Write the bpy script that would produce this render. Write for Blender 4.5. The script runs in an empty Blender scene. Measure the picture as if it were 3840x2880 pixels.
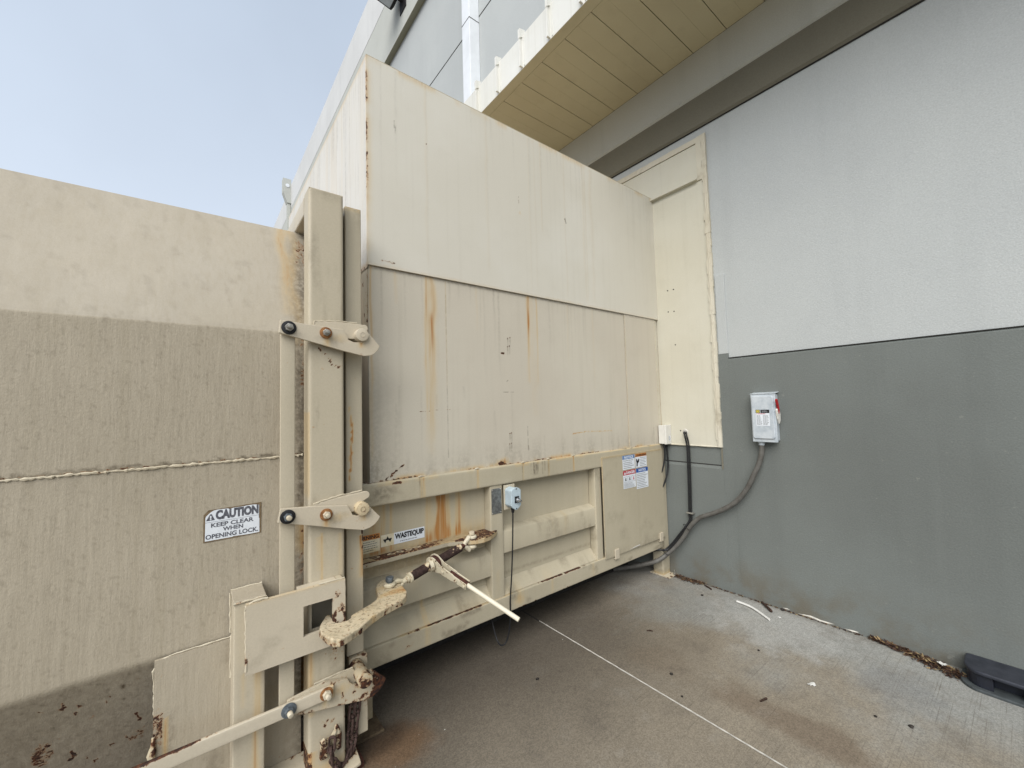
import bpy, bmesh, math, random
import numpy as np
from mathutils import Vector, Matrix

random.seed(7)
R = math.radians
scene = bpy.context.scene
COL = scene.collection

# ------------------------------------------------------------------ camera
CAM_H, YAW, PITCH, ROLL, LENS = 1.60, R(51.992), R(3.215), R(-1.587), 14.258
fwd = Vector((math.cos(YAW) * math.cos(PITCH), math.sin(YAW) * math.cos(PITCH), math.sin(PITCH)))
rt = Vector((math.sin(YAW), -math.cos(YAW), 0))
up = rt.cross(fwd)
r2 = rt * math.cos(ROLL) + up * math.sin(ROLL)
u2 = r2.cross(fwd)
cam_data = bpy.data.cameras.new("camera")
cam = bpy.data.objects.new("camera", cam_data)
COL.objects.link(cam)
cam.matrix_world = Matrix(((r2.x, u2.x, -fwd.x, 0), (r2.y, u2.y, -fwd.y, 0), (r2.z, u2.z, -fwd.z, CAM_H), (0, 0, 0, 1)))
cam_data.sensor_width = 36.0
cam_data.lens = LENS
cam_data.clip_start = 0.02
cam_data.clip_end = 1000
scene.camera = cam

# ------------------------------------------------------------------ light
SUN_EL, SUN_AZ = R(42), R(216)       # azimuth of the sun measured from +X towards +Y
world = bpy.data.worlds.new("World")
scene.world = world
world.use_nodes = True
wn, wl = world.node_tree.nodes, world.node_tree.links
for n in list(wn):
    wn.remove(n)
w_out = wn.new('ShaderNodeOutputWorld')
w_bg = wn.new('ShaderNodeBackground')
sky = wn.new('ShaderNodeTexSky')
sky.sky_type = 'NISHITA'
sky.sun_disc = False
sky.sun_elevation = SUN_EL
sky.sun_rotation = R(90) - SUN_AZ
sky.air_density = 1.0
sky.dust_density = 4.0
sky.ozone_density = 1.0
w_hs = wn.new('ShaderNodeHueSaturation')
w_hs.inputs['Saturation'].default_value = 0.5
w_tc = wn.new('ShaderNodeTexCoord')
w_nz = wn.new('ShaderNodeTexNoise')
w_nz.inputs['Scale'].default_value = 2.2
w_nz.inputs['Detail'].default_value = 4
w_mr = wn.new('ShaderNodeMapRange')
w_mr.inputs['From Min'].default_value = 0.3
w_mr.inputs['From Max'].default_value = 0.75
w_mr.inputs['To Min'].default_value = 0.52
w_mr.inputs['To Max'].default_value = 0.72
w_mix = wn.new('ShaderNodeMix')
w_mix.data_type = 'RGBA'
w_mix.inputs['B'].default_value = (5.2, 6.1, 7.35, 1)     # bright thin cloud veil
wl.new(w_tc.outputs['Generated'], w_nz.inputs['Vector'])
wl.new(w_nz.outputs['Fac'], w_mr.inputs['Value'])
wl.new(sky.outputs['Color'], w_hs.inputs['Color'])
wl.new(w_hs.outputs['Color'], w_mix.inputs['A'])
wl.new(w_mr.outputs['Result'], w_mix.inputs['Factor'])
w_sep = wn.new('ShaderNodeSeparateXYZ')
w_hz = wn.new('ShaderNodeMapRange')
w_hz.inputs['From Min'].default_value = 0.15
w_hz.inputs['From Max'].default_value = 0.75
w_hz.inputs['To Min'].default_value = 0.5
w_hz.inputs['To Max'].default_value = 0.0
w_m2 = wn.new('ShaderNodeMix')
w_m2.data_type = 'RGBA'
w_m2.inputs['B'].default_value = (6.9, 7.6, 8.6, 1)      # milky haze towards the horizon
wl.new(w_tc.outputs['Generated'], w_sep.inputs[0])
wl.new(w_sep.outputs[2], w_hz.inputs['Value'])
wl.new(w_hz.outputs['Result'], w_m2.inputs['Factor'])
wl.new(w_mix.outputs['Result'], w_m2.inputs['A'])
wl.new(w_m2.outputs['Result'], w_bg.inputs['Color'])
wl.new(w_bg.outputs['Background'], w_out.inputs['Surface'])
w_bg.inputs['Strength'].default_value = 0.090

sun_data = bpy.data.lights.new("sun", 'SUN')
sun_data.energy = 2.25
sun_data.angle = R(50)
sun_data.color = (1.0, 0.965, 0.92)
sun = bpy.data.objects.new("sun", sun_data)
COL.objects.link(sun)
sd = Vector((math.cos(SUN_AZ) * math.cos(SUN_EL), math.sin(SUN_AZ) * math.cos(SUN_EL), math.sin(SUN_EL)))
sun.rotation_euler = (-sd).to_track_quat('-Z', 'Y').to_euler()
sun.location = (-6, -6, 14)

scene.render.engine = 'CYCLES'
scene.view_settings.view_transform = 'Standard'
scene.view_settings.look = 'None'
scene.view_settings.exposure = 0.60
scene.view_settings.gamma = 1.0
scene.view_settings.use_curve_mapping = False
scene.cycles.max_bounces = 8
scene.cycles.diffuse_bounces = 5


# ================================================================== helpers
def S(r, g, b, a=1.0):
    f = lambda c: ((c / 255 + 0.055) / 1.055) ** 2.4 if c > 10.3 else c / 255 / 12.92
    return (f(r), f(g), f(b), a)


def vn(x, y, seed=0):
    xi, yi = np.floor(x), np.floor(y)
    fx, fy = x - xi, y - yi
    fx = fx * fx * (3 - 2 * fx)
    fy = fy * fy * (3 - 2 * fy)

    def h(i, j):
        v = np.sin(i * 127.1 + j * 311.7 + seed * 74.7) * 43758.5453
        return v - np.floor(v)
    return (h(xi, yi) * (1 - fx) + h(xi + 1, yi) * fx) * (1 - fy) + (h(xi, yi + 1) * (1 - fx) + h(xi + 1, yi + 1) * fx) * fy


def fbm(x, y, seed=0, o=4):
    s, a, t = 0, 0.5, 0
    for k in range(o):
        s = s + a * vn(x * 2 ** k, y * 2 ** k, seed + k * 13)
        t += a
        a *= 0.5
    return s / t


def sst(a, b, x):
    t = np.clip((x - a) / (b - a), 0, 1)
    return t * t * (3 - 2 * t)


def run(X, Z, x0, w, ztop, zbot, amp=1.0, seed=0, widen=0.3, tail=0.6):
    """a water or rust run starting at ztop and fading towards zbot"""
    t = np.clip((ztop - Z) / (ztop - zbot), 0, 1)
    on = ((Z <= ztop + 0.004) & (Z >= zbot - 0.02)).astype(float)
    wob = (vn(Z * 9, Z * 0 + seed, seed) - 0.5) * w * 1.2
    ww = w * (1 + widen * t) * (0.75 + 0.5 * vn(Z * 14, Z * 0 + 3, seed + 5))
    g = np.exp(-((X - x0 - wob) / ww) ** 2 * 1.4)
    return amp * on * g * (1 - tail * t ** 1.5) * sst(0, 0.06, 1 - t + 0.001)


def blotch(X, Z, x0, z0, rx, rz, amp=1.0, seed=0, sc=30):
    d = np.sqrt(((X - x0) / rx) ** 2 + ((Z - z0) / rz) ** 2)
    return amp * np.clip(1.25 - d + (fbm(X * sc, Z * sc, seed) - 0.5) * 1.3, 0, 1)


def line(X, Z, xa, za, xb, zb, w, amp=1.0, seed=0, broken=0.0):
    dx, dz = xb - xa, zb - za
    L = math.hypot(dx, dz)
    t = np.clip(((X - xa) * dx + (Z - za) * dz) / L ** 2, 0, 1)
    d = np.sqrt((X - xa - t * dx) ** 2 + (Z - za - t * dz) ** 2) + (vn(X * 60, Z * 60, seed) - 0.5) * w * 1.2
    m = amp * (1 - sst(w * 0.4, w, d))
    if broken:
        m = m * sst(broken - 0.1, broken + 0.1, vn(t * L * 60, t * 0 + 1, seed + 3))
    return m


class MB:
    def __init__(self):
        self.v, self.f, self.m, self.s = [], [], [], []

    def add(self, verts, faces, mat=0, smooth=False):
        o = len(self.v)
        self.v.extend([tuple(p) for p in verts])
        for f in faces:
            self.f.append(tuple(o + i for i in f))
            self.m.append(mat)
            self.s.append(smooth)
        return self

    def grid(self, o, pu, pv, nu, nv, mat=0):
        o, pu, pv = np.array(o, float), np.array(pu, float), np.array(pv, float)
        nu, nv = max(1, int(nu)), max(1, int(nv))
        a, b = np.meshgrid(np.linspace(0, 1, nu + 1), np.linspace(0, 1, nv + 1), indexing='ij')
        P = o + a[..., None] * pu + b[..., None] * pv
        ii, jj = np.meshgrid(np.arange(nu), np.arange(nv), indexing='ij')
        k = lambda i, j: i * (nv + 1) + j
        F = np.stack([k(ii, jj), k(ii + 1, jj), k(ii + 1, jj + 1), k(ii, jj + 1)], -1).reshape(-1, 4)
        return self.add(P.reshape(-1, 3), F.tolist(), mat)

    def box(self, x0, x1, y0, y1, z0, z1, mat=0):
        v = [(x0, y0, z0), (x1, y0, z0), (x1, y1, z0), (x0, y1, z0), (x0, y0, z1), (x1, y0, z1), (x1, y1, z1), (x0, y1, z1)]
        f = [(0, 3, 2, 1), (4, 5, 6, 7), (0, 1, 5, 4), (1, 2, 6, 5), (2, 3, 7, 6), (3, 0, 4, 7)]
        return self.add(v, f, mat)

    def gbox(self, x0, x1, y0, y1, z0, z1, c=0.02, fine='-x+x-y+y-z+z', mat=0):
        dx, dy, dz = x1 - x0, y1 - y0, z1 - z0
        n = lambda d, k: math.ceil(d / c) if k in fine else 1
        self.grid((x0, y0, z0), (dx, 0, 0), (0, 0, dz), n(dx, '-y'), n(dz, '-y'), mat)
        self.grid((x1, y1, z0), (-dx, 0, 0), (0, 0, dz), n(dx, '+y'), n(dz, '+y'), mat)
        self.grid((x0, y1, z0), (0, -dy, 0), (0, 0, dz), n(dy, '-x'), n(dz, '-x'), mat)
        self.grid((x1, y0, z0), (0, dy, 0), (0, 0, dz), n(dy, '+x'), n(dz, '+x'), mat)
        self.grid((x0, y0, z1), (dx, 0, 0), (0, dy, 0), n(dx, '+z'), n(dy, '+z'), mat)
        self.grid((x0, y1, z0), (dx, 0, 0), (0, -dy, 0), n(dx, '-z'), n(dy, '-z'), mat)
        return self

    def sweep(self, prof, axis, cs, mat=0, caps=True, smooth=True):
        """closed 2-D profile swept along an axis; x: prof=(y,z)  y: prof=(x,z)  z: prof=(x,y)"""
        n = len(prof)
        vs = []
        for c in cs:
            for a, b in prof:
                vs.append({'x': (c, a, b), 'y': (a, c, b), 'z': (a, b, c)}[axis])
        fs = []
        for i in range(len(cs) - 1):
            for j in range(n):
                k = (j + 1) % n
                fs.append((i * n + j, i * n + k, (i + 1) * n + k, (i + 1) * n + j))
        self.add(vs, fs, mat, smooth)
        if caps:
            self.add(vs[:n], [tuple(range(n))], mat)
            self.add(vs[-n:], [tuple(range(n))], mat)
        return self

    def rtube(self, axis, a0, a1, b0, b1, c0, c1, r=0.01, cell=0.02, mat=0):
        """bar with rounded edges and finely divided flats"""
        prof = []

        def arc(ca, cb, t0):
            for k in range(5):
                t = t0 + k * math.pi / 8
                prof.append((ca + r * math.cos(t), cb + r * math.sin(t)))

        def flat(p, q):
            m = int(math.hypot(q[0] - p[0], q[1] - p[1]) / cell)
            for k in range(1, m):
                prof.append((p[0] + (q[0] - p[0]) * k / m, p[1] + (q[1] - p[1]) * k / m))
        arc(a1 - r, b1 - r, 0)
        flat((a1 - r, b1), (a0 + r, b1))
        arc(a0 + r, b1 - r, math.pi / 2)
        flat((a0, b1 - r), (a0, b0 + r))
        arc(a0 + r, b0 + r, math.pi)
        flat((a0 + r, b0), (a1 - r, b0))
        arc(a1 - r, b0 + r, math.pi * 1.5)
        flat((a1, b0 + r), (a1, b1 - r))
        return self.sweep(prof, axis, np.linspace(c0, c1, max(2, int((c1 - c0) / cell) + 1)), mat)

    def prism(self, pts, d, mat=0):
        """planar outline extruded by vector d"""
        n = len(pts)
        d = Vector(d)
        top = [Vector(p) + d for p in pts]
        vs = [Vector(p) for p in pts] + top
        fs = [tuple(range(n)), tuple(range(2 * n - 1, n - 1, -1))]
        fs += [(i, n + i, n + (i + 1) % n, (i + 1) % n) for i in range(n)]
        return self.add(vs, fs, mat)

    def cyl(self, p0, p1, r0, r1=None, n=24, mat=0, caps=True, smooth=True, segs=1):
        r1 = r0 if r1 is None else r1
        p0, p1 = Vector(p0), Vector(p1)
        d = (p1 - p0).normalized()
        a = d.orthogonal().normalized()
        b = d.cross(a)
        vs = []
        for s in range(segs + 1):
            t = s / segs
            c, r = p0.lerp(p1, t), r0 + (r1 - r0) * t
            vs += [c + (a * math.cos(2 * math.pi * k / n) + b * math.sin(2 * math.pi * k / n)) * r for k in range(n)]
        fs = []
        for s in range(segs):
            fs += [(s * n + k, s * n + (k + 1) % n, (s + 1) * n + (k + 1) % n, (s + 1) * n + k) for k in range(n)]
        self.add(vs, fs, mat, smooth)
        if caps:
            self.add(vs[:n], [tuple(range(n - 1, -1, -1))], mat)
            self.add(vs[-n:], [tuple(range(n))], mat)
        return self

    def tube(self, path, r, n=10, mat=0, closed=False, jit=0.0, up=(0.13, 0.31, 0.94)):
        P = [Vector(p) for p in path]
        m = len(P)
        vs, fs = [], []
        ref = Vector(up)
        for i, p in enumerate(P):
            t = (P[(i + 1) % m] - P[i - 1]) if (closed or 0 < i < m - 1) else (P[1] - P[0] if i == 0 else P[-1] - P[-2])
            t.normalize()
            a = t.cross(ref)
            if a.length < 1e-4:
                a = t.orthogonal()
            a.normalize()
            b = t.cross(a)
            rr = (r[i] if isinstance(r, (list, tuple)) else r) * (1 + random.uniform(-jit, jit))
            vs += [p + (a * math.cos(2 * math.pi * k / n) + b * math.sin(2 * math.pi * k / n)) * rr for k in range(n)]
        for i in range(m if closed else m - 1):
            j = (i + 1) % m
            fs += [(i * n + k, i * n + (k + 1) % n, j * n + (k + 1) % n, j * n + k) for k in range(n)]
        self.add(vs, fs, mat, True)
        if not closed:
            self.add(vs[:n], [tuple(range(n - 1, -1, -1))], mat)
            self.add(vs[-n:], [tuple(range(n))], mat)
        return self

    def build(self, name, mats, parent=None, bevel=0.0, seg=2, paint=None, refine=0.0, cut=None):
        me = bpy.data.meshes.new(name)
        me.from_pydata(self.v, [], self.f)
        me.polygons.foreach_set('material_index', self.m)
        me.polygons.foreach_set('use_smooth', self.s)
        for m in (mats if isinstance(mats, (list, tuple)) else [mats]):
            me.materials.append(m)
        if len(self.v) < 60000:
            bm = bmesh.new()
            bm.from_mesh(me)
            if bevel:
                bmesh.ops.remove_doubles(bm, verts=bm.verts, dist=1e-5)
            bmesh.ops.recalc_face_normals(bm, faces=bm.faces)
            if bevel:
                es = [e for e in bm.edges if len(e.link_faces) == 2 and e.calc_face_angle(0) > R(32)]
                bmesh.ops.bevel(bm, geom=es, offset=bevel, segments=seg, profile=0.5, affect='EDGES', clamp_overlap=True)
            if cut:
                bmesh.ops.delete(bm, geom=[f for f in bm.faces if cut(f.calc_center_median())], context='FACES')
            if refine:
                bmesh.ops.triangulate(bm, faces=bm.faces[:])
                for _ in range(7):
                    es = [e for e in bm.edges if e.calc_length() > refine]
                    if not es:
                        break
                    bmesh.ops.subdivide_edges(bm, edges=es, cuts=1)
                    bmesh.ops.triangulate(bm, faces=[f for f in bm.faces if len(f.verts) > 3])
            bm.to_mesh(me)
            bm.free()
        if any(self.s):
            me.set_sharp_from_angle(angle=R(38))
        if paint:
            n = len(me.vertices)
            W = np.empty(n * 3, np.float32)
            me.vertices.foreach_get('co', W)
            W = W.reshape(-1, 3).astype(float)
            for k, val in paint(W[:, 0], W[:, 1], W[:, 2]).items():
                at = me.attributes.new(k, 'FLOAT', 'POINT')
                at.data.foreach_set('value', np.clip(np.broadcast_to(val, (n,)), 0, 1).astype(np.float32))
        o = bpy.data.objects.new(name, me)
        COL.objects.link(o)
        if parent:
            o.parent = parent
            base = BASE[parent.name]
            me.transform(Matrix.Translation(-base))
            BASE[o.name] = base
        else:
            BASE[o.name] = Vector((0, 0, 0))
        return o


BASE = {}


def thing(name, label, cat, loc, group=None):
    o = bpy.data.objects.new(name, None)
    COL.objects.link(o)
    o.location = loc
    o.empty_display_size = 0.1
    o['label'] = label
    o['category'] = cat
    if group:
        o['group'] = group
    BASE[o.name] = Vector(loc)
    return o


def tag(o, label, cat, group=None, kind=None):
    o['label'] = label
    o['category'] = cat
    if group:
        o['group'] = group
    if kind:
        o['kind'] = kind
    return o


def structure(o):
    o['kind'] = 'structure'
    return o


TEXTS = {}


def text_mesh(s, bold):
    key = (s, bold)
    if key not in TEXTS:
        cu = bpy.data.curves.new('lettering', 'FONT')
        cu.body = s
        cu.offset = bold
        cu.resolution_u = 3
        ob = bpy.data.objects.new('lettering', cu)
        COL.objects.link(ob)
        dg = bpy.context.evaluated_depsgraph_get()
        dg.update()
        me = bpy.data.meshes.new_from_object(ob.evaluated_get(dg))
        V = [tuple(v.co) for v in me.vertices]
        Fc = [tuple(p.vertices) for p in me.polygons]
        bpy.data.objects.remove(ob)
        bpy.data.curves.remove(cu)
        bpy.data.meshes.remove(me)
        TEXTS[key] = (V, Fc)
    return TEXTS[key]


class Face:
    """flat printed face: local (s,t) metres on a plane given by origin, right and up vectors"""
    def __init__(self, mb, o, u=(1, 0, 0), v=(0, 0, 1)):
        self.mb, self.o, self.u, self.v = mb, Vector(o), Vector(u), Vector(v)
        self.n = self.u.cross(self.v)

    def P(self, s, t, h=0.0):
        return self.o + self.u * s + self.v * t + self.n * h

    def poly(self, pts, h, mat):
        self.mb.add([self.P(s, t, h) for s, t in pts], [tuple(range(len(pts)))], mat)

    def rect(self, s0, s1, t0, t1, h, mat):
        self.poly([(s0, t0), (s1, t0), (s1, t1), (s0, t1)], h, mat)

    def text(self, s, s0, s1, t0, t1, h, mat, bold=0.02, shear=0.0):
        V, Fc = text_mesh(s, bold)
        xs, ys = [p[0] for p in V], [p[1] for p in V]
        ax, bx, ay, by = min(xs), max(xs), min(ys), max(ys)
        k = [self.P(s0 + (p[0] - ax) / (bx - ax) * (s1 - s0), t0 + (p[1] - ay) / (by - ay) * (t1 - t0), h) for p in V]
        self.mb.add(k, Fc, mat)

    def small_print(self, s0, s1, t0, t1, rows, h, mat, fill=0.42):
        dt = (t1 - t0) / rows
        for k in range(rows):
            e = s0 + (s1 - s0) * random.uniform(0.7, 1.0)
            s = s0
            y = t1 - (k + 0.7) * dt
            while s < e - 0.003:
                w = random.uniform(0.006, 0.016)
                self.rect(s, min(s + w, e), y, y + dt * fill, h, mat)
                s += w + 0.0025


# ------------------------------------------------------------------ node helpers
class NT:
    def __init__(self, name):
        self.mat = bpy.data.materials.new(name)
        self.mat.use_nodes = True
        self.nt = self.mat.node_tree
        self.nt.nodes.clear()
        self.out = self.nt.nodes.new('ShaderNodeOutputMaterial')
        self.bsdf = self.nt.nodes.new('ShaderNodeBsdfPrincipled')
        self.nt.links.new(self.bsdf.outputs[0], self.out.inputs[0])
        self.pos = self.nt.nodes.new('ShaderNodeNewGeometry').outputs['Position']

    def put(self, sock, v):
        if isinstance(v, bpy.types.NodeSocket):
            self.nt.links.new(v, sock)
        else:
            sock.default_value = v

    def math(self, op, a, b=0.0, c=None, clamp=False):
        n = self.nt.nodes.new('ShaderNodeMath')
        n.operation = op
        n.use_clamp = clamp
        self.put(n.inputs[0], a)
        self.put(n.inputs[1], b)
        if c is not None:
            self.put(n.inputs[2], c)
        return n.outputs[0]

    def vscale(self, v, s):
        n = self.nt.nodes.new('ShaderNodeVectorMath')
        n.operation = 'MULTIPLY'
        self.put(n.inputs[0], v)
        n.inputs[1].default_value = s
        return n.outputs[0]

    def noise(self, scale, detail=3, rough=0.55, vec=None, stretch=None, dist=0.0):
        n = self.nt.nodes.new('ShaderNodeTexNoise')
        v = self.pos if vec is None else vec
        if stretch:
            v = self.vscale(v, stretch)
        self.put(n.inputs['Vector'], v)
        n.inputs['Scale'].default_value = scale
        n.inputs['Detail'].default_value = detail
        n.inputs['Roughness'].default_value = rough
        n.inputs['Distortion'].default_value = dist
        return n.outputs['Fac']

    def voro(self, scale, stretch=None, feature='F1'):
        n = self.nt.nodes.new('ShaderNodeTexVoronoi')
        n.feature = feature
        self.put(n.inputs['Vector'], self.vscale(self.pos, stretch) if stretch else self.pos)
        n.inputs['Scale'].default_value = scale
        return n.outputs['Distance']

    def ramp(self, v, a, b, lo=0.0, hi=1.0, smooth=True):
        n = self.nt.nodes.new('ShaderNodeMapRange')
        n.interpolation_type = 'SMOOTHSTEP' if smooth else 'LINEAR'
        self.put(n.inputs['Value'], v)
        n.inputs['From Min'].default_value = a
        n.inputs['From Max'].default_value = b
        n.inputs['To Min'].default_value = lo
        n.inputs['To Max'].default_value = hi
        return n.outputs[0]

    def mix(self, f, a, b, mode='MIX'):
        n = self.nt.nodes.new('ShaderNodeMix')
        n.data_type = 'RGBA'
        n.blend_type = mode
        self.put(n.inputs['Factor'], f)
        self.put(n.inputs['A'], a)
        self.put(n.inputs['B'], b)
        return n.outputs['Result']

    def attr(self, name):
        n = self.nt.nodes.new('ShaderNodeAttribute')
        n.attribute_name = name
        return n.outputs['Fac']

    def sep(self):
        n = self.nt.nodes.new('ShaderNodeSeparateXYZ')
        self.put(n.inputs[0], self.pos)
        return n.outputs[0], n.outputs[1], n.outputs[2]

    def edge(self, r=0.008):
        b = self.nt.nodes.new('ShaderNodeBevel')
        b.samples = 4
        b.inputs['Radius'].default_value = r
        g = self.nt.nodes.new('ShaderNodeNewGeometry')
        d = self.nt.nodes.new('ShaderNodeVectorMath')
        d.operation = 'DOT_PRODUCT'
        self.put(d.inputs[0], b.outputs[0])
        self.put(d.inputs[1], g.outputs['Normal'])
        return self.math('SUBTRACT', 1.0, d.outputs['Value'])

    def bump(self, h, strength=0.3, dist=0.01, normal=None):
        n = self.nt.nodes.new('ShaderNodeBump')
        n.inputs['Strength'].default_value = strength
        n.inputs['Distance'].default_value = dist
        self.put(n.inputs['Height'], h)
        if normal is not None:
            self.put(n.inputs['Normal'], normal)
        return n.outputs['Normal']

    def done(self, col, rough=0.6, normal=None, metal=0.0, spec=0.4):
        self.put(self.bsdf.inputs['Base Color'], col)
        self.put(self.bsdf.inputs['Roughness'], rough)
        self.put(self.bsdf.inputs['Metallic'], metal)
        self.put(self.bsdf.inputs['Specular IOR Level'], spec)
        if normal is not None:
            self.put(self.bsdf.inputs['Normal'], normal)
        return self.mat


def steel(name, ca, cb, rough=0.5, chip=0.0, streak=0.35, dirt=0.25, orange=0.12, edge=0.0, wave=0.0, spec=0.35, lumps=0.0, cs=23, sdark=None):
    """weathered paint over steel; point attributes rust, grime, chip and pale place the marks"""
    N = NT(name)
    big = N.noise(1.1, 4)
    c = N.mix(N.ramp(big, 0.35, 0.65), ca, cb)
    st = N.noise(1.0, 4, stretch=(26, 26, 0.7))
    st2 = N.noise(1.0, 3, stretch=(70, 70, 2.2))
    c = N.mix(N.math('MULTIPLY', N.ramp(st, 0.5, 0.78), streak), c, S(132, 122, 96))
    c = N.mix(N.math('MULTIPLY', N.ramp(st, 0.28, 0.5, 1, 0), streak * 0.35), c, S(215, 205, 184))
    blot = N.noise(5.5, 6, 0.65)
    c = N.mix(N.math('MULTIPLY', N.ramp(blot, 0.52, 0.75), dirt), c, S(128, 118, 95))
    fine = N.noise(160, 3)
    c = N.mix(0.16, c, N.mix(fine, (0.2, 0.2, 0.2, 1), (0.8, 0.8, 0.8, 1)), 'OVERLAY')
    pale = N.attr('pale')
    c = N.mix(N.math('MULTIPLY', pale, N.ramp(st2, 0.25, 0.6, 0.55, 1.0), clamp=True), c, S(206, 203, 196))
    gr = N.math('MULTIPLY', N.attr('grime_shade'), N.ramp(N.noise(38, 5, 0.7), 0.3, 0.62, 0.25, 1.25), clamp=True)
    c = N.mix(gr, c, S(84, 74, 58))
    ru = N.math('MULTIPLY', N.attr('rust'), N.ramp(st2, 0.3, 0.68, 0.62, 1.15), clamp=True)
    c = N.mix(ru, c, N.mix(N.ramp(ru, 0.25, 0.95), S(196, 168, 114), S(162, 114, 60)))
    cn = N.noise(48, 6, 0.68)
    cm = N.math('ADD', N.attr('chip'), N.math('MULTIPLY', N.math('SUBTRACT', cn, 0.5), 1.5))
    mask = N.ramp(cm, 0.5, 0.56)
    halo = N.ramp(cm, 0.36, 0.55)
    if chip or edge:
        cn2 = N.noise(cs, 6, 0.62)
        v = cn2
        if edge:
            v = N.math('ADD', v, N.math('MULTIPLY', N.edge(0.007), edge))
        m2 = N.ramp(v, 0.74 - chip, 0.765 - chip)
        h2 = N.ramp(v, 0.68 - chip, 0.76 - chip)
        mask = N.math('MAXIMUM', mask, m2)
        halo = N.math('MAXIMUM', halo, h2)
    c = N.mix(N.math('MULTIPLY', halo, 0.55), c, S(160, 112, 62))
    rc = N.mix(N.ramp(N.noise(70, 5), 0.35, 0.7), S(44, 30, 26), sdark or S(96, 59, 38))
    c = N.mix(mask, c, rc)
    h = N.math('ADD', N.math('MULTIPLY', N.noise(210, 2), 0.10 * orange / 0.12), N.math('MULTIPLY', mask, -0.6))
    if lumps:
        run_n = N.noise(1.0, 4, 0.6, stretch=(85, 85, 10))
        sp = N.noise(130, 4, 0.62)
        lump = N.math('ADD', N.math('MULTIPLY', run_n, 1.3), N.math('MULTIPLY', sp, 0.9))
        lowz = N.ramp(N.sep()[2], 1.972, 1.984, lumps, 0.16 * lumps)
        h = N.math('ADD', h, N.math('MULTIPLY', lump, N.math('MULTIPLY', lowz, 0.6)))
        c = N.mix(N.math('MULTIPLY', N.ramp(lump, 1.16, 1.34), N.math('MULTIPLY', lowz, 0.10)), c, S(196, 188, 168))
        c = N.mix(N.math('MULTIPLY', N.ramp(lump, 0.86, 1.04, 1, 0), N.math('MULTIPLY', lowz, 0.13)), c, S(112, 102, 84))
        pit = N.ramp(N.noise(62, 3, 0.6, stretch=(1, 1, 0.55)), 0.68, 0.73)
        c = N.mix(N.math('MULTIPLY', pit, N.math('MULTIPLY', lowz, 0.16)), c, S(88, 78, 62))
    nrm = N.bump(h, 0.6, 0.004)
    if wave:
        nrm = N.bump(N.noise(1.0, 1, stretch=(2.2, 2.2, 1.6)), wave, 0.05, nrm)
    ro = N.math('ADD', N.math('MULTIPLY', mask, 0.3), N.ramp(blot, 0.3, 0.7, rough - 0.08, rough + 0.1))
    return N.done(c, ro, nrm, 0, spec)


def plain(name, col, rough=0.5, metal=0.0, var=0.12, scale=30, bump=0.0, spec=0.4, col2=None):
    N = NT(name)
    f = N.noise(scale, 5, 0.6)
    c2 = col2 or tuple(c * (1 - var * 2.5) for c in col[:3]) + (1,)
    c = N.mix(N.ramp(f, 0.3, 0.75), col, c2)
    nrm = N.bump(N.noise(scale * 4, 4), bump, 0.004) if bump else None
    return N.done(c, N.ramp(f, 0.3, 0.7, rough - 0.06, rough + 0.08), nrm, metal, spec)


def stucco(name, ca, cb, streak=0.12, bumpy=0.5, scuff=0.0, up_edge=None):
    N = NT(name)
    c = N.mix(N.ramp(N.noise(0.7, 5), 0.3, 0.7), ca, cb)
    c = N.mix(N.math('MULTIPLY', N.ramp(N.noise(1.0, 4, stretch=(5, 5, 0.35)), 0.5, 0.75), streak), c, tuple(k * 0.6 for k in ca[:3]) + (1,))
    c = N.mix(N.math('MULTIPLY', N.ramp(N.noise(1.0, 3, stretch=(14, 14, 0.8)), 0.58, 0.8), streak * 0.3), c, tuple(min(1, k * 1.6) for k in ca[:3]) + (1,))
    c = N.mix(0.22, c, N.mix(N.noise(120, 3), (0.1, 0.1, 0.1, 1), (0.9, 0.9, 0.9, 1)), 'OVERLAY')
    if scuff:
        x, y, z = N.sep()
        low = N.ramp(z, 0.0, 0.42, 1, 0)
        c = N.mix(N.math('MULTIPLY', N.math('MULTIPLY', low, N.ramp(N.noise(4, 5, 0.65), 0.4, 0.7)), scuff), c, S(98, 88, 70))
        c = N.mix(N.math('MULTIPLY', N.ramp(N.noise(14, 5, 0.7), 0.66, 0.72), 0.25), c, S(150, 150, 142))
    h = N.math('ADD', N.math('MULTIPLY', N.noise(105, 4, 0.62), 0.9), N.math('MULTIPLY', N.noise(16, 3), 0.4))
    return N.done(c, 0.82, N.bump(h, bumpy, 0.006), 0, 0.25)


BEIGE, BEIGE2 = S(176, 168, 147), S(168, 160, 139)
M = {}
M['hopper'] = steel('painted_hopper_steel', S(206, 203, 192), S(200, 196, 183), 0.5, streak=0.06, dirt=0.04, wave=0.08)
M['chute'] = steel('painted_chute_steel', S(194, 188, 173), S(189, 182, 167), 0.5, streak=0.10, dirt=0.05, wave=0.08)
M['body'] = steel('painted_compactor_steel', BEIGE, BEIGE2, 0.48, streak=0.10, dirt=0.08)
M['cont'] = steel('container_paint_runs', S(168, 159, 141), S(160, 151, 133), 0.62, streak=0.16, dirt=0.10, lumps=0.8)
M['post'] = steel('container_post_paint', S(182, 173, 153), S(176, 167, 146), 0.5, streak=0.08, dirt=0.08, edge=0.2)
M['arm'] = steel('latch_paint', S(190, 181, 162), S(184, 174, 154), 0.45, streak=0.06, dirt=0.07, edge=0.15)
M['rusty'] = steel('chipped_latch_paint', S(188, 179, 158), S(176, 165, 142), 0.55, chip=0.125, streak=0.1, dirt=0.15, edge=0.7, cs=26)
M['scab'] = steel('mostly_rusted_paint', S(190, 180, 156), S(178, 165, 138), 0.6, chip=0.215, streak=0.1, dirt=0.2, cs=20)
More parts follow.
